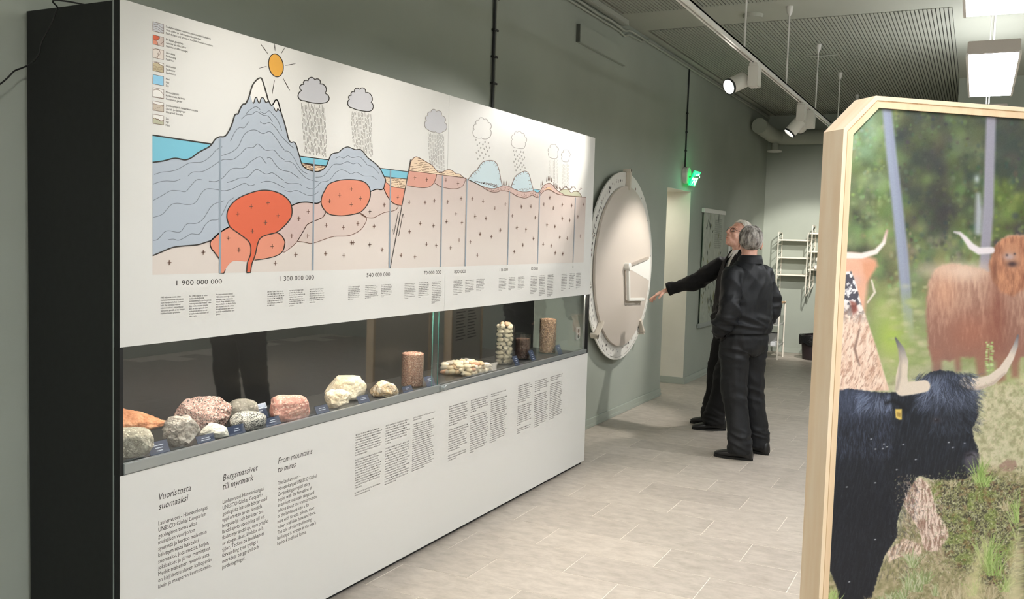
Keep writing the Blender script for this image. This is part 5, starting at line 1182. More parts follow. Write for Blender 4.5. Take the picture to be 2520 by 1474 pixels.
# bare trunk at the left
bark=fbm(PX/5,PY/14,4,4); st=[(2064,672),(2100,668),(2112,700),(2124,748),(2140,790),(2160,850),(2178,910),(2194,962),(2040,966),(2040,700)]
polmix(st,(234,210,190),(200,156,130),np.clip((bark-.3)*1.3,0,1),2); D=sdpoly(st); a=(np.clip(.5-D/3,0,1)); top=np.clip((800-PY)/60,0,1)*np.clip((2160-PX)/40,0,1); bw=np.clip((fbm(PX/7,PY/7,4,5)-.5)*9+.5,0,1)
IMG[:]=IMG*(1-(a*top)[...,None])+ (np.array((226,222,222.))*(1-bw[...,None])+np.array((74,72,82.))*bw[...,None])*(a*top)[...,None]
sr=fbm(PX/4+PY/9,PY/16-PX/30,4,1); mix((150,104,84),a*(1-top)*np.clip((sr-.55)*4,0,.55)); limb([(2120,812,2),(2108,860,3),(2120,900,2)],(110,80,70),2,.7)
limb([(2150,690,2),(2158,720,3),(2140,745,2)],(232,216,206),1.5,.8); pol([(2096,740),(2112,745),(2116,765),(2104,775)],(128,62,52),3,.8)
# brown animal
hair=fbm(PX/5,PY/22,4,3); bc=[(2286,720),(2292,690),(2305,665),(2325,652),(2350,648),(2400,655),(2440,668),(2450,625),(2464,594),(2485,580),(2540,576),(2700,600),(2700,860),(2520,880),(2505,895),(2470,880),(2440,895),(2420,880),(2360,880),(2345,890),(2320,885),(2300,890),(2290,860),(2284,780)]
polmix(bc,(190,152,130),(140,98,84),np.clip((PY-640)/190+(hair-.5)*1.3,0,1),4,3); blob(2370,668,80,24,(222,194,172),.8); blob(2330,720,30,50,(206,150,120),.5); blob(2460,760,24,110,(120,64,52),.55); blob(2400,820,60,50,(168,98,74),.4)
for q in ([(2300,860),(2325,860),(2322,920),(2300,925)],[(2350,860),(2368,860),(2370,912),(2358,918)],[(2402,860),(2430,860),(2432,925),(2412,928)],[(2454,870),(2480,870),(2480,935),(2462,945)],[(2490,860),(2515,860),(2512,930),(2496,930)]): pol(q,(146,100,84),6,.9)
polmix([(2440,650),(2452,610),(2470,588),(2500,580),(2540,582),(2540,700),(2500,730),(2470,720),(2448,690)],(190,132,100),(134,84,64),np.clip((hair-.3)*1.8,0,1),4,2); pol([(2478,600),(2512,596),(2520,640),(2505,668),(2484,662),(2474,630)],(182,128,98),5,.8); blob(2490,632,14,9,(170,150,150),.9); blob(2484,628,3,3,(70,56,60),.9); blob(2503,625,3,3,(70,56,60),.9); blob(2497,650,13,7,(56,40,44),.95); blob(2455,660,6,34,(96,56,44),.7)
limb([(2446,616,8),(2415,618,8.5),(2396,606,8),(2382,588,6),(2368,574,4),(2354,571,2)],(216,206,208),2.5,1,((190,180,186),.6))
# young sapling and pale shrubs
limb([(2441,918,1),(2441,845,.7)],(140,166,100),1.2,.8)
for k in range(13):
    y=912-k*5.6
    for sg in (-1,1): fblob(2441+sg*_r.uniform(3.5,8),y+_r.uniform(-2,2),_r.uniform(3,5),_r.uniform(2,3.2),[(170,198,122),(146,176,100),(190,210,150)][k%3],.85,4.)
# undergrowth in focus
def C3(*p): return [(1960+x/2.064,760+y/2.064) for x,y in p]
gr=C3((380,1474),(440,1300),(520,1170),(560,1000),(640,880),(720,880),(860,878),(980,800),(1160,840),(1500,900),(1500,1600),(100,1600),(130,1380),(180,1340))
polmix(gr,(176,160,128),(118,116,76),np.clip((nz-.3)*2,0,1),8,6,.06)
sh=C3((700,890),(760,862),(930,860),(1000,830),(1060,880),(1160,900),(1400,900),(1400,1420),(1100,1420),(960,1400),(800,1300),(740,1200),(700,1060))
sp=fbm(PX/3.2,PY/3.2,3,6); polmix(sh,(58,54,42),(142,140,96),np.clip((sp-.36)*4,0,1),6,6,.08); D=sdpoly(sh); a=np.clip(.5-D/12,0,1); mix((186,184,150),a*np.clip((fbm(PX/4+9,PY/4,3,7)-.62)*9,0,.8)); mix((120,140,60),a*np.clip((n2-.5)*4,0,.55)); mix((120,72,52),a*np.clip((fbm(PX/10,PY/10,3,5)-.6)*6,0,.4))
rt=C3((560,1010),(555,960),(600,885),(640,858),(680,900),(705,960),(720,1040),(765,1100),(790,1160),(725,1240),(660,1230),(640,1150),(610,1090))
polmix(rt,(226,204,190),(150,116,100),np.clip((fbm(PX/3.5,PY/13,4,2)-.42)*4,0,1),2,4)
rt=C3((470,1240),(560,1170),(640,1200),(650,1250),(560,1260),(480,1290)); polmix(rt,(222,200,182),(160,130,110),np.clip((sr-.4)*4,0,1),2,3)
pol(C3((1040,800),(1080,770),(1125,775),(1135,810),(1100,830),(1050,825)),(150,120,106),2,.9); 
# black animal
hb=fbm(PX/2.6+PY/14,PY/24,4,5); body=C3((100,440),(200,420),(260,410),(330,414),(400,424),(470,430),(505,424),(560,432),(640,420),(645,360),(690,325),(740,312),(800,320),(850,345),(880,380),(905,430),(930,490),(937,540),(920,580),(905,612),(912,660),(930,705),(940,740),(936,800),(915,846),(870,868),(800,873),(700,870),(630,850),(600,890),(570,950),(540,1020),(520,1090),(522,1160),(490,1210),(455,1262),(430,1340),(402,1430),(388,1480),(370,1640),(228,1640),(225,1474),(215,1420),(185,1340),(140,1320),(60,1320))
bx=1960; polmix(body,(25,27,34),(44,48,60),np.clip((hb-.42)*2.4,0,1),1.5,3,.2)
D=sdpoly(body); a=np.clip(.5-D/3,0,1); back=np.exp(-((PY-985)/46)**2)*np.clip((2200-PX)/60,0,1); mix((84,94,120),a*back*(.35+.5*hb)); blob(2330,950,60,44,(62,70,90),.45); mix((20,20,26),a*np.clip((PY-1060)/300,0,.55))
inb=lambda x,y:True
flow=lambda x,y:math.atan2(1.0,(x-2330)/55+.06)
draw(strokes(1500,(2268,2400,915,1000),flow,30,[(78,86,108),(58,64,82),(100,108,130),(34,36,46),(26,28,36)],.42,seed=1))
draw(strokes(700,(2300,2410,960,1060),flow,26,[(52,56,70),(40,44,54),(66,72,88)],.3,seed=4))
draw(strokes(1300,(2042,2200,962,1120),lambda x,y:1.5-.1*math.sin(x*.05),22,[(62,68,88),(50,54,70),(84,90,112),(30,32,40)],.34,seed=2))
draw(strokes(900,(2042,2260,1080,1420),lambda x,y:1.65,22,[(44,46,54),(34,36,44),(54,56,66),(20,20,26)],.3,seed=3)); draw(strokes(300,(2190,2262,1180,1320),lambda x,y:1.1,16,[(58,62,74),(40,42,50)],.3,seed=5))
draw(strokes(260,(2290,2385,915,945),lambda x,y:math.atan2(1.0,(x-2325)/50+.25),70,[(104,112,136),(124,132,154),(84,92,114)],.45,seed=31))
draw(strokes(160,(2120,2200,965,1000),lambda x,y:1.9+.6*math.sin(x*.08),34,[(104,114,140),(120,128,150)],.4,seed=32))
# face details
limb([*[(x,y,5) for x,y in C3((470,480),(500,470),(545,490),(560,520))]],(18,18,22),4,.8); pol(C3((512,512),(546,512),(546,566),(532,566),(515,556)),(206,176,92),1); pol(C3((520,528),(542,532),(540,555),(522,548)),(120,90,40),1.5,.6)
e=C3((722,568))[0]; blob(e[0],e[1],11,7,(70,66,74),.8); blob(e[0],e[1],6,4.5,(24,20,24),.95); blob(e[0]-2,e[1]-2,2,1.4,(150,150,160),.8)
e=C3((893,775))[0]; blob(e[0],e[1],13,12,(112,108,124),.8); e=C3((880,745))[0]; blob(e[0],e[1],9,7,(26,22,30),.9); e=C3((905,820))[0]; blob(e[0],e[1],16,9,(66,62,76),.7); e=C3((885,795))[0]; blob(e[0],e[1],5,5,(26,24,30),.8)
limb([(p[0],p[1],w) for p,w in zip(C3((660,395),(600,405),(548,410),(545,345),(556,270),(545,210),(514,150)),(15,16,17,14,11,8,2))],(212,196,178),1.5,1,((84,84,92),.62)); limb([(p[0],p[1],w) for p,w in zip(C3((520,410),(535,345),(540,270),(530,205)),(4,4,3,2))],(150,136,124),3,.6)
limb([(p[0],p[1],w) for p,w in zip(C3((868,378),(930,385),(1000,365),(1060,315),(1100,250),(1125,190),(1137,137)),(14,14.5,13,11,8.5,6,2))],(214,198,182),1.5,1,((96,98,108),.7)); limb([(p[0],p[1],w) for p,w in zip(C3((880,405),(940,407),(1010,382),(1070,330)),(4,4,3,2))],(160,140,128),3,.6)
draw(strokes(260,(2325,2390,915,960),lambda x,y:math.atan2(1.2,(x-2335)/40),34,[(76,84,106),(36,40,50),(26,28,36)],.55,seed=8))
for x,y in ((390,664),(455,690),(470,705),(412,716),(450,714),(553,693),(520,821),(410,888),(266,909),(617,769),(785,682),(806,708),(866,686),(410,1177),(278,1393)): q=C3((x,y))[0]; blob(q[0],q[1],2.4,1.3,(214,216,222),.95)
pol(C3((872,738),(915,722),(940,742),(938,800),(905,840),(880,835),(868,790)),(74,70,80),4,.75); blob(2402,1122,6,5,(150,146,158),.6); limb([(p[0],p[1],1.2) for p in C3((800,862),(860,850),(905,848),(930,832))],(16,14,18),1.5,.9); limb([(p[0],p[1],1.5) for p in C3((880,748),(900,742),(915,750))],(14,12,16),2.5,.9); blob(2380,1098,10,8,(54,58,72),.5)
# grass blades in front
def tuft(x,y,n,h,cs,sp,seed,al=.8):
    r=np.random.default_rng(seed)
    for k in range(n):
        a0=-math.pi/2+r.normal(0,sp); l=h*r.uniform(.5,1.1); m=max(4,int(l/.9)); t=np.arange(m)/m; cv=r.normal(0,.5); th=a0+cv*t; x0=x+r.normal(0,h*.12); xs=x0+np.cumsum(np.cos(th))*.9; ys=y+np.cumsum(np.sin(th))*.9; c=np.asarray(cs[r.integers(len(cs))],float); w=al*np.minimum(1,(1-t)*3)
        draw([(xs,ys,c,w),(xs+1.2,ys,c*.92,w*(t<.7))])
GR=[(172,182,140),(146,160,104),(196,194,160),(120,134,84)]; PG=[(150,176,96),(124,152,74),(178,196,124)]; DR=[(206,194,160),(186,170,132),(160,146,112)]
# dry litter and small leaves of the undergrowth
draw(strokes(2600,(2210,2530,1170,1480),lambda x,y:RNG.uniform(0,6.3),7,[(70,64,50),(196,188,158),(132,134,90),(222,212,192),(96,84,64),(150,128,104)],.6,seed=15))
draw(strokes(1300,(2320,2530,1150,1420),lambda x,y:RNG.uniform(0,6.3),6,[(58,54,42),(120,128,82),(160,164,116),(188,188,150),(74,78,52)],.7,seed=19))
draw(strokes(700,(2410,2530,940,1160),lambda x,y:RNG.uniform(0,6.3),8,[(206,190,166),(160,146,118),(146,150,104),(184,164,140)],.45,seed=17))
draw(strokes(420,(2225,2330,1180,1380),lambda x,y:1.25+.4*math.sin(y*.1),14,[(228,210,196),(130,102,88),(186,156,138)],.5,seed=16))
for i,(x,y,n,h) in enumerate([(2250,1400,26,60),(2262,1460,30,70),(2238,1455,20,50),(2285,1440,20,46),(2225,1480,24,40),(2310,1470,20,40),(2200,1490,20,46),(2180,1490,14,30)]): tuft(x,y,n,h,GR,.35,40+i,.75)
for i,(x,y,n,h) in enumerate([(2045,1478,16,34),(2058,1486,14,40),(2415,1190,26,70),(2430,1200,18,50),(2432,1390,30,90),(2450,1420,26,80),(2515,1290,26,90),(2525,1330,24,80),(2480,1460,24,50),(2400,1470,20,50)]): tuft(x,y,n,h,PG,.3,60+i,.7)
for i,(x,y,n,h) in enumerate([(2330,1480,20,50),(2370,1485,20,60),(2440,1485,20,60),(2140,1492,10,26),(2480,1260,14,40),(2350,1200,12,30)]): tuft(x,y,n,h,DR,.5,80+i,.65)
limb([(2400,1480,22),(2408,1400,16),(2430,1330,5)],(206,196,150),12,.65); limb([(2500,1480,20),(2508,1380,18),(2512,1320,6)],(208,200,158),12,.7)
mix((225,220,205),np.full(PX.shape,.045))
gN=(fbm(PX/1.7,PY/1.7,2,1)-.5)*10; IMG+=gN[...,None]
# clip to the chamfered opening
rows,cols=PX.shape; idx=np.arange(rows*cols).reshape(rows,cols); k=CHA-.0295*(2-math.tan(math.radians(67.5))*0)
ins=(UU+(FH-ZZ)>CHA+.0418)&((FW-UU)+(FH-ZZ)>CHA+.0418)&(UU+(ZZ-.02)>CHA+.0418)&((FW-UU)+(ZZ-.02)>CHA+.0418)
q=np.stack([idx[:-1,:-1],idx[:-1,1:],idx[1:,1:],idx[1:,:-1]],-1).reshape(-1,4); okq=(ins[:-1,:-1]&ins[:-1,1:]&ins[1:,1:]&ins[1:,:-1]).reshape(-1); q=q[okq]
me=bpy.data.meshes.new('print'); nv=rows*cols; me.vertices.add(nv); co=np.stack([UU,np.full(UU.shape,.0085),ZZ],-1).reshape(-1); me.vertices.foreach_set('co',co)
me.loops.add(q.size); me.loops.foreach_set('vertex_index',q.reshape(-1)); me.polygons.add(len(q)); me.polygons.foreach_set('loop_start',np.arange(len(q))*4); me.polygons.foreach_set('loop_total',np.full(len(q),4)); me.update(); me.validate()
ca=me.color_attributes.new('print','FLOAT_COLOR','POINT'); arr=np.ones((nv,4)); arr[:,:3]=lin(np.clip(IMG*1.0,0,255)).reshape(-1,3)*PRINT_GAIN; ca.data.foreach_set('color',arr.reshape(-1).astype(np.float32))
m=mat('cattle_print',(128,128,128),.42,spec=.35); at=m.node_tree.nodes.new('ShaderNodeAttribute'); at.attribute_name='print'; m.node_tree.links.new(at.outputs['Color'],m.node_tree.nodes['Principled BSDF'].inputs['Base Color'])
# thin backing board so that the print is a real sheet
pr=obj('photo_print',me,m,cow)
MB().box(.0275,FW-.0275,.009,.0138,.2,FH-.2).build('backing_sheet',M['wlac'],cow)

# two more panels of the same kind, seen mirrored in the case glass
dirB=Vector((.80,-.30,0)).normalized()
def side_panel(x,y,ang,W,lab,seed,text=True):
    d=Vector((math.cos(ang),math.sin(ang),0)); n=Vector((d.y,-d.x,0))
    e,_=framed_panel(Vector((x,y,0)),d,n,W,1.99,.088,.09,.02,'framed_text_panel',lab,back=mat('panel_face_%d'%seed,(206,200,188),.5))
    if text:
        r=random.Random(seed); mb=MB()
        for yy in (.012,.088-.012):
            for c in range(2):
                for j in range(34):
                    if j in (9,20): continue
                    z=1.55-j*.033; x0=.14+c*(W-.24)/2; w=(W-.34)/2*r.uniform(.7,1); mb.add([(x0,yy,z),(x0+w,yy,z),(x0+w,yy,z+.012),(x0,yy,z+.012)],[(0,1,2,3)])
        mb.build('text_lines',INK,e,fix=False)
    return e
side_panel(5.15,-2.72,math.radians(8),.86,'plain plywood framed panel to the right, visible only mirrored in the case glass',1,False)
side_panel(6.35,-2.55,math.radians(-6),.86,'plywood framed text panel farther right, visible only mirrored in the case glass',2)
side_panel(2.35,-3.55,math.radians(-40),.86,'plywood framed text panel behind the cattle print, visible only mirrored in the case glass',3)
# ================================================================ PEOPLE
def voxelize(parts,voxel,smooth_it=3,factor=.5):
    V=[];F=[]
    for v,f in parts:
        n=len(V); V+= [tuple(x) for x in v]; F+=[tuple(i+n for i in q) for q in f]
    me=mesh(V,F); bm=bmesh.new(); bm.from_mesh(me); bmesh.ops.recalc_face_normals(bm,faces=bm.faces); bm.to_mesh(me); bm.free()
    o=bpy.data.objects.new('tmp',me); COL.objects.link(o)
    r=o.modifiers.new('r','REMESH'); r.mode='VOXEL'; r.voxel_size=voxel; r.adaptivity=0
    if smooth_it:
        s=o.modifiers.new('s','SMOOTH'); s.factor=factor; s.iterations=smooth_it
    dg=bpy.context.evaluated_depsgraph_get(); out=bpy.data.meshes.new_from_object(o.evaluated_get(dg)); bpy.data.objects.remove(o); return out
def ell(c,r,R=None,sub=3):
    D,F=ico(sub); P=D*np.array(r); 
    if R is not None: P=P@np.array(R.to_3x3()).T
    return P+np.array(c),F
def loft(rings,n=28,e=2.3):
    """rings: (centre, right axis vec, forward axis vec) half extents as vectors"""
    V=[];F=[]
    for c,a,b in rings:
        c,a,b=map(lambda q:np.array(q,float),(c,a,b))
        for k in range(n):
            t=2*math.pi*k/n; cs,sn=math.cos(t),math.sin(t); V.append(c+a*math.copysign(abs(cs)**(2/e),cs)+b*math.copysign(abs(sn)**(2/e),sn))
    m=len(rings)
    for i in range(m-1):
        for k in range(n): F.append((i*n+k,i*n+(k+1)%n,(i+1)*n+(k+1)%n,(i+1)*n+k))
    F.append(tuple(range(n-1,-1,-1))); F.append(tuple(range((m-1)*n,m*n))); return V,F
def limbt(pts,rad,n=16,sub=5,aspect=None):
    """smooth tapered limb through pts with radii; aspect: flattening along the second axis"""
    P=[np.array(p,float) for p in pts]; Q=[];Rr=[]; m=len(P)
    for i in range(m-1):
        p0,p1,p2,p3=P[max(i-1,0)],P[i],P[i+1],P[min(i+2,m-1)]
        for k in range(sub):
            t=k/sub; Q.append(.5*((2*p1)+(-p0+p2)*t+(2*p0-5*p1+4*p2-p3)*t*t+(-p0+3*p1-3*p2+p3)*t**3)); Rr.append(rad[i]*(1-t)+rad[i+1]*t)
    Q.append(P[-1]); Rr.append(rad[-1]); b=MB(); b.tube(Q,Rr,n); return b.v,b.f
def hand(w,d,up,side,curl,spread=.12,scale=1.0,thumb=(.5,.3)):
    """w wrist point, d pointing direction, up = back of hand normal, side=+1 when thumb is on d x up side"""
    d=Vector(d).normalized(); up=Vector(up); up=(up-d*up.dot(d)).normalized(); s=d.cross(up)*side; w=Vector(w); parts=[]
    S=scale; rings=[]
    for t,wd,th in ((-.02,.027,.021),(.015,.030,.018),(.05,.038,.016),(.085,.040,.0135),(.097,.036,.010)):
        rings.append((w+d*t*S,s*wd*S,up*th*S))
    parts.append(loft(rings,16))
    L=[(.033,.026,.022),(.038,.029,.023),(.035,.027,.022),(.027,.02,.019)]
    for i,(o,ls) in enumerate(zip((.028,.0095,-.0095,-.027),L)):
        p=w+d*(.086-(i==3)*.008)*S+s*o*S; a=(o/.028)*spread; dv=(d*math.cos(a)+s*math.sin(a)); ang=0; pts=[p-dv*.015*S,p]
        for j,l in enumerate(ls):
            ang+=curl[i][j]; q=dv*math.cos(ang)-up*math.sin(ang); p=p+q*l*S; pts.append(p)
        r0=.0098-.0008*(i==3); parts.append(limbt(pts,[r0*S,r0*S,.0088*S,.0082*S,.0066*S],10,3))
    p=w+d*.02*S+s*.026*S; dv=(d*math.cos(.75)+s*math.sin(.75)); pts=[p-dv*.012*S,p]
    for j,l in enumerate((.042,.032,.026)):
        a=.75-.28*j*thumb[0]; dv=(d*math.cos(a)+s*math.sin(a)-up*thumb[1]*(j+1)*.35).normalized(); p=p+dv*l*S; pts.append(p)
    parts.append(limbt(pts,[.013*S,.0135*S,.0108*S,.0098*S,.0072*S],10,3)); return parts
def head_parts():
    P=[ell((0,-.012,.038),(.077,.099,.088)),ell((0,.022,-.028),(.064,.074,.088)),ell((0,.036,-.078),(.05,.054,.04)),ell((0,.072,-.103),(.022,.02,.017)),
       ell((0,.082,.034),(.05,.018,.012)),ell((.040,.062,-.032),(.022,.022,.026)),ell((-.040,.062,-.032),(.022,.022,.026)),
       ell((0,.090,-.062),(.025,.012,.0075)),ell((0,.088,-.078),(.022,.012,.008)),ell((0,.08,-.07),(.032,.018,.022))]
    P.append(limbt([(0,.086,.028),(0,.100,.008),(0,.114,-.018),(0,.112,-.030)],[.0085,.010,.0135,.010],12))
    for s in (-1,1):
        P.append(ell((s*.013,.100,-.028),(.009,.011,.008)))
        R=Matrix.Rotation(s*.25,4,'Z'); P.append(ell((s*.080,-.012,-.012),(.009,.021,.034),R)); P.append(ell((s*.086,-.02,-.004),(.006,.012,.024),R))
        P.append(ell((s*.031,.078,.006),(.017,.012,.011)))
    return P
def xf(parts,Mx):
    R=np.array(Mx.to_3x3()); t=np.array(Mx.translation); return [(np.asarray([tuple(q) for q in v],float)@R.T+t,f) for v,f in parts]
def wrinkle(me,fn):
    n=len(me.vertices); co=np.empty(n*3); me.vertices.foreach_get('co',co); co=co.reshape(-1,3); no=np.empty(n*3); me.vertices.foreach_get('normal',no); no=no.reshape(-1,3)
    d=np.array([fn(Vector(c)) for c in co]); me.vertices.foreach_set('co',(co+no*d[:,None]).reshape(-1)); me.update()
def ridge(p,o): return 1-2*abs(mnoise.noise(p+o))
def clothmat(name,c,rough=.55,c2=None,sheen=.0,spec=.4):
    return mat(name,c,rough,spec=spec,noise=(160,.35,2),c2=c2,bump=(420,.12,.001),sheen=sheen)
SKIN=mat('skin',(226,182,160),.5,noise=(26,.1,4),c2=(210,154,132),bump=(120,.25,.002)); SKIN2=mat('skin_ruddy',(214,160,136),.5,noise=(22,.1,4),c2=(226,178,156),bump=(120,.25,.002))
SHOE=mat('black_leather',(20,20,21),.38,spec=.5,bump=(60,.15,.002)); SOLE=mat('shoe_sole',(14,14,14),.7)
def strands(fn,N,seed,m,name,parent,r=.0016,seg=7):
    b=MB(); rr=random.Random(seed)
    for k in range(N):
        pts=fn(rr)
        if pts is None: continue
        n=len(pts); w=r*rr.uniform(.7,1.4); b.tube(pts,[w*(.55+.45*math.sin(math.pi*min(1,(i+.6)/n)))*(1 if i<n-1 else .3) for i in range(n)],4)
    me=b.mesh(); o=obj(name,me,m,parent,smooth=True); return o
def hairmat(name,c,c2,sc=(30,30,10)):
    return mat(name,c,.42,spec=.5,noise=(sc,.3,4,(.35,.62)),c2=c2)
def shoe(parent,pos,yaw,L=.285,hgt=.075):
    """heel at -y, toe at +y"""
    e=empty('shoe',pos,yaw,parent); rings=[]
    for t,w,h,z in ((0,.026,.03,.032),(.03,.034,.048,.05),(.14,.034,.05,.055),(.32,.036,.046,.052),(.5,.044,.034,.042),(.68,.048,.027,.035),(.84,.044,.022,.030),(.95,.03,.017,.026),(1,.01,.008,.024)):
        rings.append(((0,-.09+L*t,z),(w,0,0),(0,0,h)))
    V,F=loft(rings,20,2.4); V=[(x,y,max(z,.014)) for x,y,z in V]; o=obj('shoe_upper',mesh(V,F),SHOE,e,smooth=True)
    prof=[]
    for t in np.linspace(0,2*math.pi,36,endpoint=False):
        y=math.cos(t); x=math.sin(t); w=.043*(1+.16*y) if y>0 else .037*(1+.1*y); prof.append((x*w*(.95 if y>0 else 1),-.09+L/2+y*(L/2+.004)))
    V=[(x,y,.0) for x,y in prof]+[(x*1.05,y,.018) for x,y in prof]; n=36; F=[tuple(range(n-1,-1,-1)),tuple(range(n,2*n))]+[(i,(i+1)%n,n+(i+1)%n,n+i) for i in range(n)]
    obj('sole',mesh(V,F),SOLE,e); 
    for k in range(3):
        b=MB(); b.tube([(-.022,.055+.018*k,.098-.008*k),(0,.058+.018*k,.106-.009*k),(.022,.055+.018*k,.098-.008*k)],.0025,6); b.build('lace',SOLE,e,smooth=True)
    return e
def person(name,label,base,yaw,H,head,arms,feet,look,jacket_m,trouser_m,hem=.84,belly=0.0,opening=None,lean=0):
    th=yaw-math.pi/2; root=empty(name,base,th); k=H/1.75; tag(root,label,'person')
    Minv=(Matrix.Translation(base)@Matrix.Rotation(th,4,'Z')).inverted()
    def wl(p): return Minv@Vector(p)
    hy,hp,hr,hpos=head
    HM=Matrix.Translation(Vector(hpos))@Matrix.Rotation(hy,4,'Z')@Matrix.Rotation(hp,4,'X')@Matrix.Rotation(hr,4,'Y')
    ank=[]
    for (fx,fy,fyaw) in feet: ank.append((Vector((fx,fy,.09)),fyaw))
    hips=[Vector((-.095*k,0,.92*k)),Vector((.095*k,0,.92*k))]
    knees=[h.lerp(a[0],.5)+Vector((0,.035,.0)) for h,a in zip(hips,ank)]
    # ---------------- body (continuous)
    P=xf(head_parts(),HM); nb=HM@Vector((0,-.022,-.06)); 
    P.append(limbt([HM@Vector((0,-.012,-.03)),nb,Vector((0,-.012,1.46*k)),Vector((0,-.01,1.38*k))],[.058,.056,.062,.08],18))
    P.append(loft([((0,0,.86*k),(.15,0,0),(0,.11,0)),((0,0,1.02*k),(.145,0,0),(0,.105+belly*.5,0)),((0,0,1.2*k),(.16,0,0),(0,.11,0)),((0,0,1.36*k),(.165,0,0),(0,.1,0)),((0,-.005,1.44*k),(.09,0,0),(0,.07,0))],24))
    for arm in arms:
        P.append(limbt(arm['pts'],[.055,.048,.042,.034,.027],14)); P+=hand(*arm['hand'])
    for h,kn,(a,fy) in zip(hips,knees,ank):
        P.append(limbt([h+Vector((0,0,.02)),h.lerp(kn,.5),kn,kn.lerp(a,.4)+Vector((0,-.012,0)),a,a+Vector((0,0,-.04))],[.085,.075,.052,.052,.036,.036],14))
        f=Vector((-math.sin(fy),math.cos(fy),0)); P.append(limbt([a+Vector((0,0,-.045))-f*.04,a+Vector((0,0,-.05))+f*.05,a+Vector((0,0,-.06))+f*.14],[.03,.03,.02],12))
    me=voxelize(P,.0042,3,.45); me.materials.append(look['skin']); me.polygons.foreach_set('use_smooth',[True]*len(me.polygons)); body=obj('body',me,None,root)
    # ---------------- trousers
    T=[loft([((0,0,1.04*k),(.165,0,0),(0,.125+belly*.5,0)),((0,0,.97*k),(.178,0,0),(0,.137+belly*.3,0)),((0,-.006,.90*k),(.184,0,0),(0,.145,0)),((0,-.005,.84*k),(.172,0,0),(0,.135,0)),((0,0,.79*k),(.10,0,0),(0,.10,0))],32)]
    for h,kn,(a,fy) in zip(hips,knees,ank):
        f=Vector((-math.sin(fy),math.cos(fy),0)); lo=Vector((a.x,a.y,.055))+f*.012
        T.append(limbt([h+Vector((0,-.004,.0)),h.lerp(kn,.45)+Vector((0,.005,0)),kn,kn.lerp(a,.45),lo+Vector((0,0,.09)),lo],[.104,.096,.083,.079,.078,.082],22,7))
    tm_=voxelize(T,.0075,4,.5); o1=Vector((H*3,base[0],2))
    def wr_t(p):
        leg=1 if p.z<.8 else .5; z=p.z
        knee=math.exp(-((z-.52*k)/.13)**2); hem_=math.exp(-((z-.13)/.09)**2); seat=math.exp(-((z-.80*k)/.09)**2)
        a=ridge(Vector((p.x*5,p.y*5,z*15+p.x*7)),o1); b=ridge(Vector((p.x*9+z*1.4,p.y*9,z*2.2)),o1*2); c=ridge(Vector((p.x*7,p.y*7,z*24-p.y*12)),o1*3)
        return .010*knee*a+.010*hem_*c+.015*seat*ridge(Vector((p.x*6+z*8,p.y*6,z*14)),o1*1.7)+.008*b+.004*ridge(Vector((p.x*16+z*3,p.y*16,z*9)),o1*2.2)
    wrinkle(tm_,wr_t)
    # open, clean hems
    bm=bmesh.new(); bm.from_mesh(tm_); bmesh.ops.delete(bm,geom=[v for v in bm.verts if v.co.z<.045],context='VERTS'); bm.to_mesh(tm_); bm.free()
    tm_.materials.append(trouser_m); tm_.polygons.foreach_set('use_smooth',[True]*len(tm_.polygons)); obj('trousers',tm_,None,root)
    # ---------------- jacket
    J=[loft([((0,0,hem*k),(.192,0,0),(0,.155+belly,0)),((0,.004,.93*k),(.196,0,0),(0,.16+belly,0)),((0,.005,1.06*k),(.196,0,0),(0,.158+belly*.8,0)),((0,0,1.2*k),(.198,0,0),(0,.155+belly*.4,0)),((0,-.004,1.31*k),(.198,0,0),(0,.142,0)),((0,-.008,1.39*k),(.168,0,0),(0,.118,0)),((0,-.012,1.45*k),(.105,0,0),(0,.09,0)),((0,-.014,1.49*k),(.072,0,0),(0,.075,0))],36)]
    for arm in arms:
        pts=[Vector(q) for q in arm['pts']]; c=arm['cut']; end=pts[-2].lerp(pts[-1],c)
        J.append(limbt(pts[:-1]+[end],[.070,.066,.060,.052,.046],20,6)); J.append(ell(pts[0]-Vector((0,0,.014)),(.066,.068,.064)))
    jm=voxelize(J,.0075,12,.5); o2=Vector((7,H*2,base[1]))
    elb=[(Vector(a['pts'][2]),Vector(a['pts'][0]),Vector(a['pts'][-1])) for a in arms]
    def wr_j(p):
        d=0
        for e_,s_,h_ in elb:
            q=math.exp(-((p-e_).length/.12)**2); d+=.016*q*ridge(Vector((p.x*9,p.y*9,p.z*20)),o2)
            q=math.exp(-((p-s_).length/.13)**2); d+=.006*q*ridge(Vector((p.x*16,p.y*9,p.z*5)),o2*1.3)
            q=math.exp(-((p-h_).length/.12)**2); d+=.007*q*ridge(Vector((p.x*12,p.y*18,p.z*22)),o2*1.5)
        w=math.exp(-((p.z-(hem+.09)*k)/.08)**2); d+=.019*w*ridge(Vector((p.x*4,p.y*4,p.z*19+p.x*5)),o2*2)
        d+=.011*ridge(Vector((p.x*7+p.z*3,p.y*7,p.z*3.5)),o2*2.5)+.006*ridge(Vector((p.x*14-p.z*6,p.y*14,p.z*8)),o2*3); return d
    wrinkle(jm,wr_j)
    bm=bmesh.new(); bm.from_mesh(jm)
    def cut(co,no,near,kill):
        fs=[f for f in bm.faces if near(f.calc_center_median())]; g=fs+list({e for f in fs for e in f.edges})+list({v for f in fs for v in f.verts})
        bmesh.ops.bisect_plane(bm,geom=g,plane_co=co,plane_no=no,dist=1e-5)
        if kill: bmesh.ops.delete(bm,geom=[f for f in bm.faces if kill(f.calc_center_median())],context='FACES')
    def near_arm(c,arm):
        a_,b_=Vector(arm['pts'][-3]),Vector(arm['pts'][-1]); t=max(0,min(1,(c-a_).dot(b_-a_)/(b_-a_).length_squared)); return (c-a_.lerp(b_,t)).length<.068
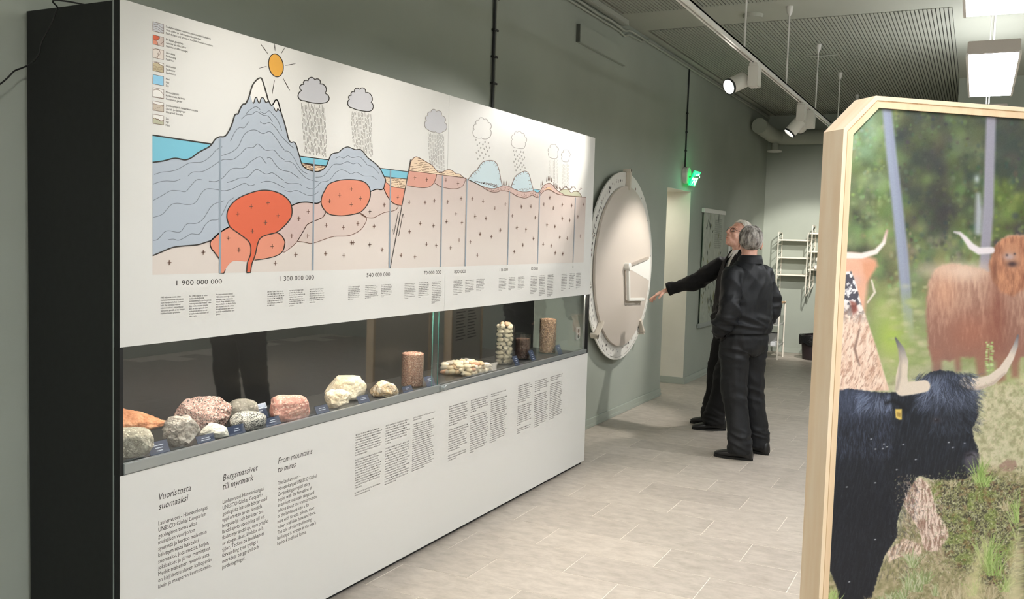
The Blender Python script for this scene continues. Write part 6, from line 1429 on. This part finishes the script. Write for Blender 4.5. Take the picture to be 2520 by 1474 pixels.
    hz=(hem+.012)*k; cut(Vector((0,0,hz)),Vector((0,0,1)),lambda c:c.z<hz+.03,lambda c:c.z<hz and abs(c.x)<.24 and not any(near_arm(c,arm) for arm in arms))
    for arm in arms:
        pts=[Vector(q) for q in arm['pts']]; end=pts[-2].lerp(pts[-1],arm['cut']-.08); dd=(pts[-1]-pts[-2]).normalized()
        cut(end,dd,lambda c:(c-end).length<.12,lambda c:(c-end).dot(dd)>0 and (c-end).length<.11)
    if opening:
        z0,sl,_o=opening; reg=lambda c:c.y>0 and c.z>z0-.03 and abs(c.x)<.15
        for sg in (-1,1): cut(Vector((0,0,z0)),Vector((sg,0,-sl)),reg,None)
        bmesh.ops.delete(bm,geom=[f for f in bm.faces if reg(f.calc_center_median()) and f.calc_center_median().z>z0 and abs(f.calc_center_median().x)<sl*(f.calc_center_median().z-z0)],context='FACES')
    bm.to_mesh(jm); bm.free()
    jm.materials.append(jacket_m); jm.polygons.foreach_set('use_smooth',[True]*len(jm.polygons)); jo=obj('jacket',jm,None,root)
    sm=jo.modifiers.new('cloth','SOLIDIFY'); sm.thickness=.004; sm.offset=-1
    # collar: a folded band round the neck
    V=[];F=[]; n=40; cz=1.492*k
    for (r,z,yo) in ((.080,-.02,-.012),(.074,.012,-.016),(.070,.036,-.02),(.079,.034,-.02),(.090,.004,-.014),(.100,-.026,-.01)):
        for i in range(n):
            a=2*math.pi*i/n; fr=max(0,math.sin(a)); V.append((r*math.cos(a)*1.04,r*math.sin(a)*1.12+yo,cz+z-.045*fr**2-(.02*fr if r>.085 else 0)))
    for j in range(5):
        for i in range(n):
            a=2*math.pi*(i+.5)/n
            if opening and math.sin(a)>.86: continue
            F.append((j*n+i,j*n+(i+1)%n,(j+1)*n+(i+1)%n,(j+1)*n+i))
    obj('collar',mesh(V,F),jacket_m,jo,smooth=True)
    for (fx,fy,fyaw) in feet: shoe(root,(fx,fy,0),fyaw)
    return root,body,HM,wl
# ---------------------------------------------------------------- man with his back to the viewer
JACK=clothmat('black_jacket_cloth',(14,16,19),.58,(21,23,27),spec=.35); TROU=clothmat('charcoal_trousers',(15,16,19),.58,(22,24,27),spec=.35)
yawN=math.radians(64); bN=Vector((4.87,-.89,0)); HN=1.735
MN=(Matrix.Translation(bN)@Matrix.Rotation(yawN-math.pi/2,4,'Z')).inverted()
fl=MN@Vector((4.755,-.93,0)); fr_=MN@Vector((5.03,-1.0,0))
armsN=[dict(pts=[(-.172,-.01,1.385),(-.222,-.04,1.24),(-.248,-.055,1.09),(-.235,.02,.98),(-.15,.065,.895)],hand=((-.118,.04,.885),(.05,.2,-1),(-.9,.1,0),-1,[(.2,.3,.2)]*4),cut=.9),
       dict(pts=[(.172,-.01,1.385),(.226,-.04,1.24),(.25,-.045,1.10),(.245,.04,1.0),(.155,.07,.91)],hand=((.118,.04,.90),(-.05,.2,-1),(.9,.1,0),1,[(.2,.3,.2)]*4),cut=.9)]
nm,nbody,HMn,_=person('person','man with grey hair in a dark jacket seen from behind, hand in pocket',bN,yawN,HN,(math.radians(-46),math.radians(5),math.radians(3),(.022,.0,1.604)),armsN,[(fl.x,fl.y,math.radians(26)),(fr_.x,fr_.y,math.radians(8))],dict(skin=SKIN2),JACK,TROU,hem=.935)
HG=hairmat('grey_hair',(84,76,70),(186,180,172),(34,34,14)); HGd=hairmat('grey_hair_under',(78,72,66),(124,116,108))
HL=empty('hair',(0,0,0),0,nm); HL.matrix_local=HMn
def dirv(a,e): return Vector((math.cos(e)*math.cos(a),math.cos(e)*math.sin(a),math.sin(e)))
HC=Vector((0,-.016,.034)); HR=Vector((.083,.106,.095))
def lower(a):  # lowest elevation of the hair by azimuth (a: 0 right, pi/2 front, -pi/2 back)
    f=math.sin(a)
    if f>.55: return math.radians(38)
    if f>-.15: return math.radians(38-52*(.55-f)/.7)
    return math.radians(-18-50*min(1,(-.15-f)/.5))
def cap_mesh(R,noise_a,seed):
    V=[];F=[]; na,ne=64,30
    for i in range(ne+1):
        for j in range(na):
            a=2*math.pi*j/na; lo=lower(a); e=lo+(math.pi/2-lo)*i/ne; d=dirv(a,e); k=1+noise_a*mnoise.noise(d*6+Vector((seed,0,0))); tuck=.93 if i==0 else 1
            V.append(HC+Vector((d.x*R.x,d.y*R.y,d.z*R.z))*k*tuck)
    for i in range(ne):
        for j in range(na): F.append((i*na+j,i*na+(j+1)%na,(i+1)*na+(j+1)%na,(i+1)*na+j))
    return mesh(V,F)
obj('hair_base',cap_mesh(HR*1.0,.03,1),HGd,HL,smooth=True)
def comb(rr):
    a0=rr.uniform(0,2*math.pi); crown=Vector((.01,-.03,1)).normalized()
    e0=rr.uniform(math.radians(0),math.radians(86)); n=8; a=a0; e=e0; pts=[]; lift=rr.uniform(.005,.06); span=rr.uniform(.5,1.0); sw=rr.uniform(-.15,.15)
    for i in range(n):
        t=i/(n-1); back=-math.pi/2; da=((back-a+math.pi)%(2*math.pi))-math.pi
        d=dirv(a,max(e,lower(a)-.12)); a_w=.05*math.sin(7*e+5*math.sin(3*a0)); d=dirv(a+a_w,max(e,lower(a)-.12)); k=1.0+lift*math.sin(math.pi*min(1,t*.9+.1))+.012*math.sin(9*e+4*a0)+.012; pts.append(HC+Vector((d.x*HR.x,d.y*HR.y,d.z*HR.z))*k)
        e-=span*.16*(1.0); a+=da*.09*(1 if e<1.2 else .3)+sw*.25
        if e<lower(a)-.2: break
    return pts if len(pts)>=3 else None
strands(comb,1500,4,HG,'hair_strands',HL,.0022)
# ---------------------------------------------------------------- man pointing at the dial
JACK2=clothmat('black_zip_jacket_cloth',(8,8,9),.7,(13,13,14),spec=.3); TROU2=clothmat('black_trousers',(9,9,10),.7,(14,14,15),spec=.3); SHIRT=mat('white_shirt',(232,230,226),.6,bump=(200,.1,.001))
yawF=math.radians(136); bF=Vector((5.80,-.62,0)); HF=1.80
MF=(Matrix.Translation(bF)@Matrix.Rotation(yawF-math.pi/2,4,'Z')).inverted()
kF=HF/1.75
tipF=MF@onp(1588,737,1,.20); wr=MF@onp(1641,714,1,.03); shF=Vector((.185,.03,1.43)); elF=shF.lerp(wr,.5)+Vector((.0,-.02,-.035))
dirh=(tipF-wr).normalized(); upH=Vector((0,0,1))-dirh*dirh.z
f1=MF@Vector((5.70,-.50,0)); f2=MF@Vector((5.93,-.42,0))
armsF=[dict(pts=[shF,shF.lerp(elF,.55),elF,elF.lerp(wr,.55),wr],hand=(wr,dirh+Vector((0,0,.0)),upH,-1,[(.05,.10,.08),(.22,.25,.15),(.34,.4,.25),(.4,.45,.25)],.1,1.08,(.6,.5)),cut=1.0),
       dict(pts=[(-.18,-.005,1.42),(-.235,-.03,1.28),(-.26,-.03,1.13),(-.25,.05,1.0),(-.235,.12,.88)],hand=((-.235,.12,.88),(.1,.35,-.95),(-.9,.2,0),-1,[(.3,.4,.3)]*4),cut=.95)]
hyF=math.radians(3); fm,fbody,HMf,_=person('person','white-haired man with glasses in a black zip jacket pointing at the dial',bF,yawF,HF,(hyF,math.radians(24),math.radians(0),(.0,.02,1.665)),armsF,[(f1.x,f1.y,math.radians(-24)),(f2.x,f2.y,math.radians(-30))],dict(skin=SKIN),JACK2,TROU2,hem=.84,belly=.02,opening=(1.19,.16,.0))
V,F=loft([((0,.01,1.0),(.165,0,0),(0,.125,0)),((0,.006,1.2),(.17,0,0),(0,.132,0)),((0,.0,1.35),(.17,0,0),(0,.118,0)),((0,-.006,1.44),(.125,0,0),(0,.095,0)),((0,-.006,1.50),(.066,0,0),(0,.074,0)),((0,-.006,1.535),(.062,0,0),(0,.07,0))],32)
so=obj('shirt',mesh(V,F[:-2]),SHIRT,fm,smooth=True)
for s in (-1,1):   # collar points
    b=MB(); b.add([(0,.066,1.535),(s*.05,.045,1.545),(s*.062,.075,1.49),(s*.028,.095,1.475),(0.004*s,.072,1.515)],[(0,1,2,3,4)]); o=b.build('shirt_collar',SHIRT,so,fix=False); md=o.modifiers.new('s','SOLIDIFY'); md.thickness=.005
b=MB(); b.box(-.012,.012,.0,.003,-.004,.004); lg=b.build('chest_badge',mat('badge_grey',(150,150,150),.5),fm); lg.location=(-.085,.158,1.315)
WH=hairmat('white_hair',(206,198,184),(236,232,222),(50,50,20)); HLf=empty('hair',(0,0,0),0,fm); HLf.matrix_local=HMf
HC=Vector((0,-.014,.036)); HR=Vector((.083,.105,.099))
obj('hair_base',cap_mesh(HR*1.0,.02,2),WH,HLf,smooth=True); strands(comb,800,6,WH,'hair_strands',HLf,.0016)
# glasses
gl=empty('glasses',(0,0,0),0,fm); gl.matrix_local=HMf; FR=mat('glasses_frame',(44,38,36),.35)
for s in (-1,1):
    pts=[(s*.034+.024*math.cos(a),.104-.012*abs(math.cos(a))*(1 if math.cos(a)*s>0 else 0),.004+.018*math.sin(a)) for a in np.linspace(0,2*math.pi,25)]
    b=MB(); b.tube(pts,.0017,6); b.build('rim',FR,gl,smooth=True)
    b=MB(); b.add([pts[i] for i in range(24)],[tuple(range(24))]); b.build('lens',M['jarglass'],gl,fix=False)
    b=MB(); b.tube([(s*.058,.093,.010),(s*.074,.05,.012),(s*.082,-.005,.012),(s*.083,-.022,-.008)],.0017,6); b.build('temple',FR,gl,smooth=True)
    o=obj('eye',mesh(*ell((s*.031,.0835,.004),(.0105,.0085,.0065),sub=2)),mat('eye_white',(220,212,204),.3),gl,smooth=True)
    o=obj('iris',mesh(*ell((s*.031,.0905,.005),(.0045,.0025,.0045),sub=2)),mat('iris_dark',(58,48,42),.2),gl,smooth=True)
b=MB(); b.tube([(-.010,.104,.008),(0,.108,.011),(.010,.104,.008)],.0017,6); b.build('bridge',FR,gl,smooth=True)
# small lips on both
LIP=mat('lip',(176,104,92),.45)
o=obj('lips',mesh(*ell((0,.0965,-.0695),(.021,.0065,.006),sub=2)),LIP,gl,smooth=True)
# visitor whose legs mirror in the case glass, standing behind the cattle print
vis=copy_tree(nm); vis.location=(3.15,-2.45,0); vis.rotation_euler=(0,0,math.radians(70)); tag(vis,'visitor in dark trousers behind the cattle frame, seen only mirrored in the case glass','person')
# ================================================================ loose cable on top of the case
def cpt(px,py,y): p=onp(px,py,1,y); return p
pts=[(.72,.2,ZT+.006),(.55,.14,ZT+.012)]+[tuple(onp(px,py,0,-.02)) for px,py in ((170,4),(142,22),(128,55),(112,85),(100,110),(97,130),(85,148),(70,160))]+[tuple(onp(px,py,1,WY-.05)) for px,py in ((52,168),(35,175),(18,192),(-5,210),(-60,240),(-140,250))]
def crs(P,n=6):
    P=[np.array(p,float) for p in P]; out=[]
    for i in range(len(P)-1):
        p0,p1,p2,p3=P[max(i-1,0)],P[i],P[i+1],P[min(i+2,len(P)-1)]
        for k in range(n):
            t=k/n; out.append(.5*((2*p1)+(-p0+p2)*t+(2*p0-5*p1+4*p2-p3)*t*t+(-p0+3*p1-3*p2+p3)*t**3))
    return out+[P[-1]]
tag(MB().tube(crs(pts),.0027,8).build('power_cable',M['cable'],smooth=True),'thin black cable drooping over the left side of the display case','cable')
